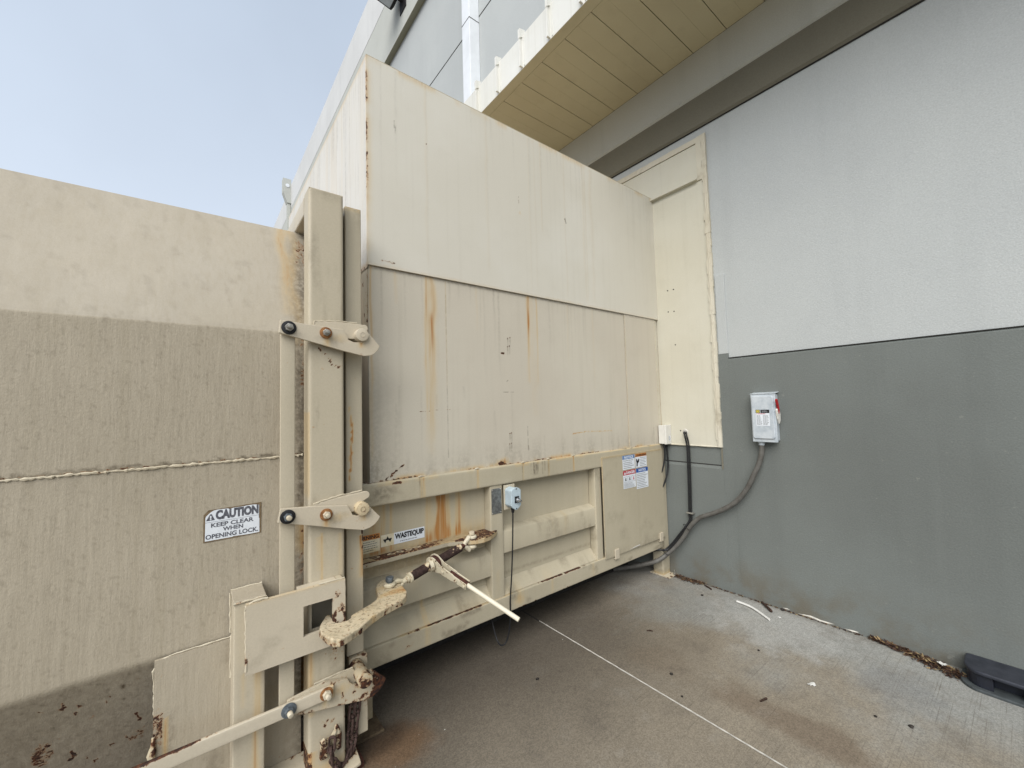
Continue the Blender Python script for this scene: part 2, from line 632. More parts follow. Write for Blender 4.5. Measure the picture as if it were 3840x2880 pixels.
M['rustwasher'] = plain('rusty_washer', S(150, 108, 66), 0.75, 0, 0.2, 60, 0.3, 0.3, S(96, 58, 32))
M['weld'] = steel('weld_bead_paint', S(196, 188, 168), S(182, 172, 150), 0.5, streak=0.1, dirt=0.3, chip=0.06)
M['hook'] = steel('worn_hook_paint', S(203, 193, 170), S(184, 168, 136), 0.75, chip=0.10, streak=0.0, dirt=0.25, edge=0.6, lumps=0.7, cs=60)
M['binder'] = steel('binder_cream_paint', S(206, 199, 178), S(190, 180, 152), 0.5, chip=0.10, streak=0.0, dirt=0.25, edge=0.5, cs=40)
M['grip'] = steel('handle_cream_paint', S(214, 208, 190), S(206, 199, 178), 0.45, chip=0.05, streak=0.0, dirt=0.06, cs=40)
M['barrel'] = steel('barrel_flaking_paint', S(206, 197, 170), S(192, 180, 152), 0.5, chip=0.315, streak=0.0, dirt=0.2, cs=11, sdark=S(62, 46, 42))
M['rust'] = plain('bare_rust', S(82, 52, 42), 0.85, 0, 0.2, 60, 0.5, 0.2, S(48, 32, 30))
M['chainrust'] = plain('chain_rust', S(88, 70, 64), 0.75, 0.1, 0.2, 50, 0.4, 0.3, S(54, 40, 36))
M['cream'] = steel('infill_panel_paint', S(200, 197, 182), S(194, 190, 173), 0.6, streak=0.08, dirt=0.06, wave=0.05)
M['creamtrim'] = steel('infill_trim_caulk', S(204, 200, 185), S(193, 186, 166), 0.6, streak=0.1, dirt=0.5, lumps=0.5)
M['canopy'] = steel('canopy_sheet', S(218, 219, 215), S(211, 211, 204), 0.45, streak=0.14, dirt=0.05)
M['soffit'] = steel('soffit_sheet', S(189, 182, 154), S(182, 174, 146), 0.5, streak=0.0, dirt=0.12)
M['light'] = stucco('light_grey_stucco', S(178, 182, 181), S(171, 175, 175), 0.10, 0.36)
M['band'] = stucco('light_band_stucco', S(178, 180, 174), S(172, 173, 166), 0.16, 0.4)
M['dark'] = stucco('dark_grey_stucco', S(112, 117, 114), S(103, 107, 104), 0.16, 0.35, scuff=0.6)
M['stripe'] = stucco('dark_stripe_stucco', S(116, 113, 100), S(110, 107, 95), 0.1, 0.3)
M['white'] = stucco('parapet_pale_stucco', S(203, 204, 203), S(195, 196, 195), 0.14, 0.2)
M['upper'] = stucco('upper_wall_stucco', S(183, 185, 179), S(175, 177, 171), 0.1, 0.3)
M['olive'] = stucco('cornice_underside', S(160, 158, 140), S(150, 148, 130), 0.1, 0.2)
M['under_shade'] = plain('painted_under_shade', S(40, 37, 34), 0.8, 0, 0.2, 20)  # near-black colour stands in for the shade beneath the compactor
M['dirtyplate'] = plain('dirty_foot_plate', S(98, 86, 68), 0.85, 0, 0.25, 30, 0.2, 0.2, S(62, 50, 40))
M['gap'] = plain('dark_joint', S(46, 45, 42), 0.9, 0, 0.1, 20)
M['pipe'] = plain('downspout_sheet', S(224, 228, 232), 0.4, 0.0, 0.05, 3)
M['galv'] = plain('galvanised_sheet', S(196, 203, 208), 0.45, 0.1, 0.16, 16, 0.05, 0.5, S(164, 174, 182))
M['zinc'] = plain('zinc_bolt', S(176, 174, 166), 0.38, 0.6, 0.2, 60, 0.1)
M['blueplate'] = plain('zinc_blue_bolt', S(112, 120, 126), 0.45, 0.4, 0.2, 70, 0.1)
M['black'] = plain('black_rubber', S(30, 31, 33), 0.5, 0, 0.2, 40)
M['blackmetal'] = plain('black_lamp_metal', S(24, 22, 22), 0.5, 0, 0.1, 20)
M['glass'] = plain('lamp_glass', S(206, 214, 222), 0.15, 0, 0.05, 10)
M['conduit'] = plain('grey_flexible_conduit', S(98, 97, 93), 0.55, 0, 0.15, 18, 0.1, 0.35, S(78, 75, 70))
M['boxwhite'] = plain('pale_enclosure', S(214, 213, 206), 0.45, 0, 0.05, 14)
M['ctrl'] = plain('grey_control_casting', S(178, 194, 202), 0.42, 0, 0.06, 20)
M['chrome'] = plain('bright_selector', S(200, 200, 202), 0.18, 1.0, 0.05, 20)
M['silverplate'] = plain('worn_nameplate', S(138, 140, 138), 0.4, 0.6, 0.25, 60, 0.1, 0.5, S(96, 98, 98))
M['red'] = plain('red_handle', S(170, 40, 44), 0.45, 0, 0.15, 40, 0, 0.4, S(120, 22, 30))
M['vinyl'] = plain('sticker_white', S(216, 222, 228), 0.4, 0, 0.03, 20)
M['vinylold'] = plain('sticker_aged', S(222, 216, 196), 0.45, 0, 0.1, 18, 0, 0.4, S(196, 178, 130))
M['ink'] = plain('sticker_grey_ink', S(72, 74, 82), 0.6, 0, 0.25, 90, 0, 0.3, S(104, 106, 112))
M['inkblack'] = plain('sticker_black_ink', S(28, 28, 32), 0.5, 0, 0.1, 60)
M['print'] = plain('sticker_small_print', S(120, 122, 124), 0.6, 0, 0.1, 60)
M['blue'] = plain('sticker_blue', S(34, 84, 158), 0.45, 0, 0.06, 30)
M['paleblue'] = plain('sticker_faded_blue', S(98, 128, 172), 0.45, 0, 0.06, 30)
M['crimson'] = plain('sticker_red', S(176, 54, 66), 0.45, 0, 0.06, 30)
M['orangeink'] = plain('sticker_orange', S(196, 130, 62), 0.5, 0, 0.1, 40, 0, 0.4, S(170, 104, 48))
M['yellowink'] = plain('sticker_yellow', S(206, 190, 80), 0.5, 0, 0.05, 40)
M['glue'] = plain('old_sticker_glue', S(122, 106, 82), 0.8, 0, 0.25, 60, 0.2, 0.3, S(94, 78, 58))
M['plastic'] = plain('black_plastic', S(36, 40, 50), 0.45, 0, 0.12, 24, 0.05, 0.4, S(28, 30, 38))
M['plasticworn'] = plain('scuffed_black_plastic', S(50, 53, 62), 0.42, 0, 0.12, 14, 0.08, 0.45, S(34, 37, 45))
M['plasticedge'] = plain('dusty_plastic_flange', S(74, 80, 82), 0.6, 0, 0.15, 24, 0.1)
M['strip'] = plain('white_plastic_strip', S(222, 222, 218), 0.5, 0, 0.05, 30)
M['sealant'] = plain('white_joint_sealant', S(206, 203, 194), 0.7, 0, 0.16, 26, 0.2)
M['bark'] = plain('dry_twig', S(72, 56, 48), 0.9, 0, 0.3, 60, 0.3, 0.2)
M['stone'] = plain('small_dark_stone', S(62, 58, 54), 0.9, 0, 0.3, 60, 0.3, 0.2)
M['leafa'] = plain('dry_leaf_brown', S(108, 82, 62), 0.8, 0, 0.25, 40, 0, 0.2)
M['leafb'] = plain('dry_leaf_tan', S(168, 146, 108), 0.8, 0, 0.2, 40, 0, 0.2)
M['leafc'] = plain('dry_needle_dark', S(66, 50, 44), 0.85, 0, 0.25, 40, 0, 0.2)


def concrete():
    N = NT('broomed_concrete')
    x, y, z = N.sep()
    big = N.noise(0.9, 6, 0.6)
    mid = N.noise(4.5, 6, 0.65)
    tan, grey = S(132, 124, 110), S(140, 141, 137)
    zone = N.math('ADD', x, N.math('MULTIPLY', N.math('SUBTRACT', N.noise(1.6, 5, 0.6), 0.5), 2.2))
    zone = N.math('SUBTRACT', zone, N.math('MULTIPLY', y, 0.12))
    c = N.mix(N.ramp(zone, 2.3, 3.25), tan, grey)
    c = N.mix(N.math('MULTIPLY', N.ramp(mid, 0.5, 0.72), 0.5), c, S(104, 98, 89))
    c = N.mix(N.math('MULTIPLY', N.ramp(mid, 0.28, 0.46, 1, 0), 0.4), c, S(155, 151, 141))
    c = N.mix(N.math('MULTIPLY', N.ramp(big, 0.5, 0.7), 0.35), c, S(112, 103, 89))
    slab = N.math('SUBTRACT', x, N.math('MULTIPLY', N.math('SUBTRACT', N.noise(1.3, 4), 0.5), 0.12))
    c = N.mix(N.math('MULTIPLY', N.ramp(slab, 2.02, 2.05, 1, 0), 0.10), c, S(78, 72, 64))
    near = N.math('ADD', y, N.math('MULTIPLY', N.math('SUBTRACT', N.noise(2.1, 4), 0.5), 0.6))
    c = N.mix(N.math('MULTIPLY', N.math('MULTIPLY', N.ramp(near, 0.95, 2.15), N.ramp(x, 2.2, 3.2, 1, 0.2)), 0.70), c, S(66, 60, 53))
    br = N.noise(1.0, 4, 0.6, stretch=(1.6, 150, 1))
    brm = N.math('MULTIPLY', N.ramp(br, 0.53, 0.72), N.ramp(N.noise(1.7, 3), 0.35, 0.6))
    c = N.mix(N.math('MULTIPLY', brm, 0.75), c, S(93, 88, 79))

    def patch(cx, cy, rx, ry, rough=0.9, sc=5):
        dx = N.math('DIVIDE', N.math('SUBTRACT', x, cx), rx)
        dy = N.math('DIVIDE', N.math('SUBTRACT', y, cy), ry)
        d = N.math('SQRT', N.math('ADD', N.math('MULTIPLY', dx, dx), N.math('MULTIPLY', dy, dy)))
        d = N.math('ADD', d, N.math('MULTIPLY', N.math('SUBTRACT', N.noise(sc, 6, 0.65), 0.5), rough * 2))
        return N.ramp(d, 0.35, 1.0, 1, 0)
    c = N.mix(N.math('MULTIPLY', patch(2.34, 0.84, 0.16, 0.52, 0.8, 4), 0.42), c, S(89, 71, 55))
    c = N.mix(N.math('MULTIPLY', patch(2.3, 1.5, 0.18, 0.3, 0.8, 4), 0.22), c, S(97, 82, 65))
    c = N.mix(N.math('MULTIPLY', patch(0.78, 1.96, 0.24, 0.2, 0.5), 0.62), c, S(102, 76, 50))
    c = N.mix(N.math('MULTIPLY', patch(0.72, 2.06, 0.22, 0.13, 0.4), 0.7), c, S(55, 44, 34))
    c = N.mix(N.math('MULTIPLY', patch(1.9, 3.25, 2.6, 1.12, 0.10), 0.95), c, S(34, 32, 30))  # compactor's deep under-shade painted into the concrete colour
    c = N.mix(N.math('MULTIPLY', patch(3.3, 1.2, 0.5, 0.5, 1.2, 7), 0.5), c, S(161, 161, 157))
    c = N.mix(N.math('MULTIPLY', patch(2.95, 1.9, 0.55, 0.3, 1.2, 6), 0.4), c, S(119, 119, 113))
    c = N.mix(N.math('MULTIPLY', patch(3.05, 0.55, 0.28, 0.22, 1.1, 7), 0.4), c, S(110, 111, 111))
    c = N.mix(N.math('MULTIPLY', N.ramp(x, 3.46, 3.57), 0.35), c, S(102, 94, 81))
    vc = N.nt.nodes.new('ShaderNodeTexVoronoi')
    N.put(vc.inputs['Vector'], N.pos)
    vc.inputs['Scale'].default_value = 190
    sv = N.nt.nodes.new('ShaderNodeSeparateColor')
    N.put(sv.inputs[0], vc.outputs['Color'])
    grain = N.math('ADD', N.math('MULTIPLY', sv.outputs[0], 0.35), N.math('MULTIPLY', N.noise(30, 9, 0.9), 0.65))
    c = N.mix(0.5, c, N.mix(N.ramp(grain, 0.25, 0.75, smooth=False), (0.22, 0.22, 0.22, 1), (0.80, 0.80, 0.80, 1)), 'OVERLAY')
    g2 = N.noise(70, 4, 0.7)
    c = N.mix(N.math('MULTIPLY', N.ramp(g2, 0.62, 0.72), 0.12), c, S(168, 165, 155))
    c = N.mix(N.math('MULTIPLY', N.ramp(g2, 0.28, 0.38, 1, 0), 0.15), c, S(84, 78, 71))
    sp = N.math('MULTIPLY', N.ramp(N.voro(9), 0.02, 0.035, 1, 0), N.ramp(N.noise(4, 2), 0.55, 0.6))
    c = N.mix(sp, c, S(193, 194, 190))
    sp2 = N.math('MULTIPLY', N.ramp(N.voro(6.3), 0.02, 0.04, 1, 0), N.ramp(N.noise(3.1, 2), 0.54, 0.6))
    c = N.mix(sp2, c, S(55, 49, 45))
    h = N.math('ADD', N.math('MULTIPLY', N.noise(260, 3, 0.7), 0.4), N.math('MULTIPLY', N.math('MULTIPLY', br, N.ramp(N.noise(1.7, 3), 0.35, 0.6)), 0.9))
    h = N.math('ADD', h, N.math('MULTIPLY', N.noise(60, 5, 0.7), 0.5))
    return N.done(c, 0.85, N.bump(h, 0.2, 0.003), 0, 0.25)


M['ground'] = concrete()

# ================================================================== ground
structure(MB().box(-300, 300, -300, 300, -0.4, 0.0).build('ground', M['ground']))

mb = MB()
yy = np.linspace(2.36, -6, 300)
L = [2.040 + (random.random() - 0.5) * 0.0018 - 0.0035 - 0.001 * random.random() for _ in yy]
Rr = [2.041 + (random.random() - 0.5) * 0.0018 + 0.0035 + 0.001 * random.random() for _ in yy]
vs = [(l + 0.004 * (2 - y) * 0.3, y, 0.004) for l, y in zip(L, yy)] + [(r + 0.004 * (2 - y) * 0.3, y, 0.004) for r, y in zip(Rr, yy)]
n = len(yy)
mb.add(vs, [(i, n + i, n + i + 1, i + 1) for i in range(n - 1)])
structure(mb.build('joint_sealant', M['sealant']))
mb = MB().box(2.037, 2.044, 2.36, 4.4, 0.0, 0.003)
structure(mb.build('joint_groove', M['gap']))
mb = MB()
pth = [(3.553 + 0.004 * math.sin(k * 0.7), 1.27 - k * 0.03, 0.012 + 0.004 * math.sin(k * 1.3)) for k in range(16)]
mb.tube(pth, [0.003] + [0.007] * 14 + [0.002], 6, jit=0.25)
structure(mb.build('wall_joint_sealant', M['sealant']))

# ================================================================== building
B = thing('store_building', 'tall grey store building with dark painted base and metal canopy', 'building', (3.9, 2.0, 0))
WX = 3.56
MB().box(WX, 6.0, -14, 34, -0.2, 9.86).build('wall', M['light'], B)
# dark painted base with a chamfered top edge, stepped round the infilled opening
mb = MB()
mb.sweep([(WX - 0.010, -0.1), (WX + 0.02, -0.1), (WX + 0.02, 1.960), (WX - 0.002, 1.960), (WX - 0.010, 1.947)], 'y', [-14, 1.560], smooth=False)
mb.box(WX - 0.008, WX + 0.02, 1.560, 1.652, -0.1, 2.0)
mb.box(WX - 0.010, WX + 0.02, 1.652, 6.0, -0.1, 1.016)
mb.box(WX - 0.010, WX + 0.02, 1.652, 1.668, 1.0161, 1.204)
mb.build('painted_base', M['dark'], B)
MB().box(WX - 0.0125, WX + 0.01, -14, 1.560, 1.9605, 1.9655).build('base_reveal', M['gap'], B)
mb = MB().sweep([(WX - 0.010, 1.0165), (WX + 0.001, 1.044), (WX + 0.02, 1.044), (WX + 0.02, 1.0165)], 'y', [1.669, 4.0], smooth=False)
mb.build('recess_sill', M['dark'], B)
MB().box(WX - 0.0015, WX + 0.02, 1.669, 4.0, 1.0455, 1.204).build('recess_panel', M['dark'], B)
MB().box(WX - 0.003, WX + 0.01, 1.669, 4.0, 1.0442, 1.0530).build('recess_joint', M['gap'], B)
MB().box(WX - 0.0125, WX - 0.0101, 1.651, 1.664, 1.02, 1.204).build('recess_caulk', M['stripe'], B)
mb = MB()
mb.box(WX - 0.011, WX + 0.01, 1.560, 1.640, 2.0005, 2.690)
mb.build('stucco_patch', M['light'], B, bevel=0.004)
# infilled doorway behind the hopper
mb = MB().box(WX - 0.012, WX + 0.02, 1.655, 4.6, 1.205, 3.60)
mb.build('infill_panel', M['cream'], B)
mb = MB().box(WX - 0.022, WX - 0.0005, 1.735, 4.6, 3.603, 3.925)
mb.box(WX - 0.052, WX - 0.0005, 1.735, 4.6, 3.586, 3.6025)
mb.build('infill_head_panel', M['cream'], B, bevel=0.003)
mb = MB()
for k in range(46):
    z = 1.205 + k * 0.0605
    e = random.uniform(-0.003, 0.004)
    mb.box(WX - 0.022 - random.uniform(0, 0.004), WX - 0.002, 1.648 + e, 1.690 + random.uniform(-0.006, 0.008), z, z + 0.0606)
for k in range(40):
    y = 1.655 + k * 0.07
    mb.box(WX - 0.020 - random.uniform(0, 0.004), WX + 0.001, y, y + 0.0705, 3.935, 3.984 + random.uniform(-0.003, 0.003))
mb.box(WX - 0.024, WX - 0.0015, 1.690, 1.735, 3.585, 3.935)
mb.tube([(WX - 0.024, 1.672, 1.21 + k * 0.1) for k in range(28)], 0.006, 6, jit=0.5)
mb.tube([(WX - 0.013, 1.66 + k * 0.05, 1.207) for k in range(14)], 0.006, 6, jit=0.4)
mb.build('infill_trim', M['creamtrim'], B)
for y, z in ((2.083, 2.667), (2.023, 2.665), (2.087, 2.462), (2.028, 2.456), (2.032, 2.139), (2.023, 1.336)):
    MB().cyl((WX - 0.0135, y, z), (WX - 0.010, y, z), 0.006, n=10).build('old_screw_hole', M['gap'], B)
# stripe and band below the canopy
mb = MB().sweep([(WX - 0.030, 4.085), (WX - 0.012, 4.068), (WX + 0.02, 4.068), (WX + 0.02, 4.345), (WX - 0.030, 4.345)], 'y', [-14, 34], smooth=False)
mb.build('dark_stripe', M['stripe'], B)
MB().box(WX - 0.0115, WX + 0.01, -14, 34, 4.061, 4.0675).build('stripe_shadow_joint', M['gap'], B)
mb = MB().sweep([(WX - 0.044, 4.362), (WX - 0.028, 4.346), (WX + 0.02, 4.346), (WX + 0.02, 4.749), (WX - 0.044, 4.749)], 'y', [-14, 34], smooth=False)
mb.build('light_band', M['band'], B)
# upper storey
mb = MB().box(WX - 0.117, 6.0, -14, 34, 9.861, 11.24)
mb.build('cornice_band', M['upper'], B)
MB().box(WX - 0.119, WX + 0.05, -14, 34, 9.852, 9.8605).build('cornice_soffit', M['olive'], B)
mb = MB().sweep([(WX - 0.122, 11.241), (WX - 0.122, 12.36), (WX - 0.09, 12.38), (6.0, 12.38), (6.0, 11.241)], 'y', [-14, 34], smooth=False)
mb.build('parapet', M['white'], B)
MB().box(WX - 0.004, WX + 0.01, -14, 34, 7.945, 7.962).build('wall_joint', M['gap'], B)
mb = MB().box(3.369, WX - 0.001, 5.158, 5.384, 3.4, 9.85)
dp = mb.build('downspout', M['pipe'], B, bevel=0.008)
for z in (5.9, 7.835, 9.4):
    MB().box(3.3665, WX - 0.002, 5.1555, 5.3865, z, z + 0.012).build('downspout_seam', M['gap'], dp)
mb = MB()
mb.box(3.10, WX - 0.1225, 20.9, 21.25, 11.95, 12.6)
mb.prism([(3.10, 20.9, 11.9495), (3.437, 20.9, 11.9495), (3.437, 20.9, 11.45), (3.27, 20.9, 11.45)], (0, 0.35, 0))
sc = mb.build('scupper_head', M['upper'], B)
MB().box(3.28, 3.425, 20.95, 21.2, 0, 11.4495).build('scupper_pipe', M['upper'], sc)
MB().cyl((3.28, 20.895, 12.27), (3.28, 20.88, 12.27), 0.085, n=24).build('scupper_outlet', M['pipe'], sc)

# canopy
CX0, CZ = 2.365, 4.75
mb = MB()
mb.box(CX0 + 0.004, CX0 + 0.10, -14, 4.9, CZ - 0.002, CZ + 0.006)
yj = 3.166
while yj > -13:
    yj -= 0.2935
js = [yj + 0.2935 * k for k in range(62) if yj + 0.2935 * k < 4.9]
for a, b_ in zip(js[:-1], js[1:]):
    m_ = (a + b_) / 2
    mb.box(CX0 + 0.104, WX - 0.046, a + 0.003, m_ - 0.0004, CZ, CZ + 0.01)
    mb.box(CX0 + 0.104, WX - 0.046, m_ + 0.0004, b_ - 0.003, CZ, CZ + 0.01)
cano = thing('canopy', 'x', 'x', (3.0, 2, 4.75))
for k in ('label', 'category'):
    del cano[k]
cano.parent = B
cano.location = Vector((3.0, 2, 4.75)) - BASE[B.name]
mb.build('soffit', M['soffit'], cano)
MB().box(CX0 + 0.004, WX - 0.03, -14, 4.9, CZ + 0.0105, CZ + 0.16).build('canopy_deck', M['gap'], cano)
mb = MB().sweep([(CX0, CZ - 0.006), (CX0 + 0.004, CZ - 0.006), (CX0 + 0.004, CZ + 0.01), (CX0 + 0.02, 5.05), (WX - 0.02, 5.16), (WX - 0.02, 5.17), (CX0 + 0.016, 5.064), (CX0 - 0.004, 5.058)], 'y', [-14, 4.9], smooth=False)

mb.build('fascia', M['canopy'], cano)
y0 = 3.471
for k in range(14):
    y = y0 - 0.372 * k
    mb = MB().box(CX0 - 0.034, CX0 - 0.0005, y, y + 0.018, CZ + 0.004, 5.085)
    mb.prism([(CX0 - 0.036, y - 0.008, 5.02), (CX0 - 0.036, y - 0.008, 5.11), (CX0 + 0.03, y - 0.008, 5.125), (CX0 + 0.03, y - 0.008, 5.06)], (0, 0.028, 0))
    mb.box(CX0 - 0.006, CX0 - 0.001, y - 0.03, y - 0.022, CZ + 0.004, 5.05)
    mb.build('batten', M['canopy'], cano)

# ================================================================== compactor
T = thing('trash_compactor', 'beige stationary trash compactor with tall rust-streaked hopper built against the wall', 'compactor', (2.1, 2.9, 0))


def p_upper(X, Y, Z):
    front = (Y < 2.21)
    left = (X < 0.74) & ~front
    rust = np.zeros_like(X)
    grime_shade = np.zeros_like(X)
    chip = np.zeros_like(X)
    pale = np.zeros_like(X)
    n = fbm(X * 14, Z * 14, 3)
    top = 3.613 - Z
    rust += sst(0.05, 0.0, top) * sst(0.42, 0.66, fbm(X * 9, Z * 3, 5)) * 0.5
    for i in range(26):
        x0 = 0.80 + 2.7 * random.random()
        grime_shade += run(X, Z, x0, 0.004 + 0.004 * random.random(), 3.60, 3.55 - 0.9 * random.random() ** 2, 0.10, i, tail=1)
    for x0, w, zb, a in ((1.93, 0.006, 2.42, 0.10), (1.985, 0.006, 2.45, 0.09), (2.30, 0.008, 2.42, 0.12), (2.52, 0.012, 2.42, 0.13), (1.10, 0.010, 2.45, 0.12),
                         (2.545, 0.008, 2.42, 0.14), (1.55, 0.012, 2.5, 0.1), (2.05, 0.006, 2.9, 0.2), (2.62, 0.02, 2.42, 0.10)):
        rust += run(X, Z, x0, w, 3.60, zb, a, int(x0 * 100), 0.1, 0.35)
        grime_shade += run(X, Z, x0 + 0.004, w * 0.6, 3.60, zb, a * 0.6, int(x0 * 90), 0.1, 0.35)
    ed = X - 0.735
    en = fbm(Z * 7, Z * 0 + 2, 9)
    chip += np.where(front, sst(0.024, 0.0, ed) * sst(0.42, 0.60, en) * 0.52, 0)
    rust += np.where(front, sst(0.05, 0.0, ed) * sst(0.34, 0.60, en) * 0.35, 0)
    rust += np.where(front, sst(0.03, 0.0, ed) * 0.22, 0)
    bot = Z - 2.405
    rust += np.where(front, sst(0.025, 0.0, bot) * 0.35 * n, 0)
    chip += np.where(front, blotch(X, Z, 0.86, 2.44, 0.06, 0.012, 0.55, 4, 60), 0)
    chip += np.where(front, line(X, Z, 1.83, 3.12, 1.825, 3.06, 0.004, 0.6, 2) + line(X, Z, 1.46, 2.67, 1.475, 2.66, 0.004, 0.6, 2), 0)
    grime_shade += np.where(front, line(X, Z, 0.895, 3.30, 0.905, 3.22, 0.004, 0.5, 2) + line(X, Z, 2.30, 3.08, 2.31, 3.05, 0.006, 0.8, 2), 0)
    chip += np.where(front, blotch(X, Z, 1.10, 3.23, 0.006, 0.006, 0.9, 4, 60), 0)
    rust += np.where(front, blotch(X, Z, 1.835, 3.0, 0.012, 0.014, 0.6, 4, 60), 0)
    pale = np.where(front, sst(0.2, 0.0, ed) * 0.10 + sst(2.3, 1.2, X) * 0.06, 0)
    # left side: chalky, with many fine run marks
    s1 = fbm(Y * 30, Z * 0.5, 21)
    pale = np.where(left, 0.92, pale)
    grime_shade += np.where(left, sst(0.55, 0.75, s1) * 0.12 + sst(0.58, 0.8, fbm(Y * 80, Z * 2.0, 8)) * 0.22, 0)
    rust += np.where(left, sst(0.5, 0.75, fbm(Y * 22, Z * 0.6, 31)) * 0.12 + sst(0.03, 0, bot) * 0.5, 0)
    chip += np.where(left, sst(0.02, 0, bot) * sst(0.4, 0.6, n) * 0.5, 0)
    return dict(rust=rust, grime_shade=grime_shade, chip=chip, pale=pale)


mb = MB()
mb.grid((0.735, 2.200, 2.405), (2.822, 0, 0), (0, 0, 1.208), 470, 200)
mb.grid((0.735, 4.60, 2.388), (0, -2.40, 0), (0, 0, 1.225), 300, 160)
mb.grid((3.557, 2.200, 2.405), (0, 2.40, 0), (0, 0, 1.208), 1, 1)
mb.grid((0.735, 2.200, 3.613), (2.822, 0, 0), (0, 2.40, 0), 1, 1)
mb.grid((0.735, 4.60, 2.405), (2.822, 0, 0), (0, -2.40, 0), 1, 1)
mb.grid((3.557, 4.60, 2.405), (-2.822, 0, 0), (0, 0, 1.208), 1, 1)
mb.build('hopper', M['hopper'], T, paint=p_upper)
mb = MB()
mb.box(0.737, 3.557, 2.204, 2.26, 3.6135, 3.622)
mb.box(0.737, 0.80, 2.26, 4.6, 3.6135, 3.622)
mb.build('hopper_rim', M['body'], T)


def p_lower(X, Y, Z):
    front = Y < 2.216
    rust = np.zeros_like(X)
    grime_shade = np.zeros_like(X)
    chip = np.zeros_like(X)
    for x0, w, zt, zb, a in ((1.085, 0.010, 2.395, 1.5, 0.62), (1.128, 0.022, 2.395, 1.38, 0.6), (1.105, 0.02, 2.395, 1.3, 0.4), (1.221, 0.004, 2.39, 1.7, 0.3),
                             (1.889, 0.012, 2.395, 1.75, 0.75), (1.903, 0.008, 2.395, 1.95, 0.6), (1.974, 0.008, 2.395, 1.75, 0.6), (1.94, 0.03, 2.395, 1.5, 0.18),
                             (0.757, 0.010, 2.40, 1.3, 0.7), (2.30, 0.006, 2.39, 1.9, 0.25), (2.6, 0.01, 2.39, 1.7, 0.15), (0.90, 0.01, 2.39, 2.2, 0.3), (1.45, 0.008, 2.39, 2.1, 0.2)):
        rust += np.where(front, run(X, Z, x0, w, zt, zb, a, int(x0 * 77), 0.25, 0.7), 0)
    for i in range(36):
        x0 = 0.78 + 2.2 * random.random()
        z0 = 2.39 if i % 3 else 1.25 + 0.5 * random.random()
        grime_shade += np.where(front, run(X, Z, x0, 0.004 + 0.006 * random.random(), z0, z0 - 0.1 - 0.6 * random.random() ** 2, 0.12, i + 50, tail=1), 0)
    ed = X - 0.744
    grime_shade += np.where(front, sst(0.22, 0.0, ed) * sst(2.3, 1.3, Z) * (0.10 + 0.16 * fbm(X * 30, Z * 2, 6)), 0)
    grime_shade += sst(1.42, 1.21, Z) * (0.08 + 0.16 * sst(0.45, 0.7, fbm(X * 24, Z * 3, 16)))
    rust += sst(1.245, 1.212, Z) * sst(0.4, 0.65, fbm(X * 6, Z * 0, 5)) * 0.7
    chip += sst(1.232, 1.212, Z) * sst(0.38, 0.6, fbm(X * 7, Z * 5, 25)) * 0.55
    chip += np.where(front, line(X, Z, 0.856, 1.231, 0.936, 1.293, 0.010, 0.62, 2) + line(X, Z, 0.83, 1.222, 0.85, 1.235, 0.005, 0.6, 3), 0)
    chip += line(X, Z, 1.033, 1.585, 1.177, 1.596, 0.0035, 0.55, 5, 0.4) + line(X, Z, 1.177, 1.596, 1.37, 1.591, 0.003, 0.5, 6, 0.55)
    rust += line(X, Z, 2.312, 1.377, 2.467, 1.386, 0.006, 0.9, 7) + line(X, Z, 2.467, 1.386, 2.794, 1.374, 0.005, 0.6, 7)
    chip += blotch(X, Z, 1.653, 1.966, 0.014, 0.014, 0.9, 3, 60) + blotch(X, Z, 1.665, 1.972, 0.008, 0.008, 0.8, 3, 60)
    for x0, z0 in ((1.70, 2.074), (1.72, 2.082), (1.698, 2.015), (1.715, 2.022), (1.697, 1.416), (1.712, 1.42), (1.695, 1.347), (1.71, 1.35), (3.40, 1.36)):
        chip += blotch(X, Z, x0, z0, 0.006, 0.006, 0.85, 3, 90)
        grime_shade += run(X, Z, x0, 0.004, z0, z0 - 0.06, 0.5, 3)
    chip += blotch(X, Z, 1.627, 1.222, 0.035, 0.022, 1.0, 3, 40)
    rust += blotch(X, Z, 1.635, 1.225, 0.06, 0.03, 0.8, 3, 30)
    grime_shade += line(X, Z, 1.66, 1.76, 1.70, 1.785, 0.004, 0.6, 8, 0.4) + line(X, Z, 1.62, 1.70, 1.74, 1.70, 0.003, 0.5, 8, 0.5)
    grime_shade += line(X, Z, 1.221, 2.40, 1.221, 1.30, 0.003, 0.35, 8) + line(X, Z, 1.86, 1.46, 1.862, 1.23, 0.003, 0.5, 9)
    grime_shade += np.where(front, sst(0.02, 0.004, 2.40 - Z) * 0.35, 0)
    rust += np.where(front, 0, 0.25 + 0.3 * fbm(Y * 20, Z * 1.5, 4))
    pale = np.where(front, 0.0, 0.35)
    return dict(rust=rust, grime_shade=grime_shade, chip=chip, pale=pale)


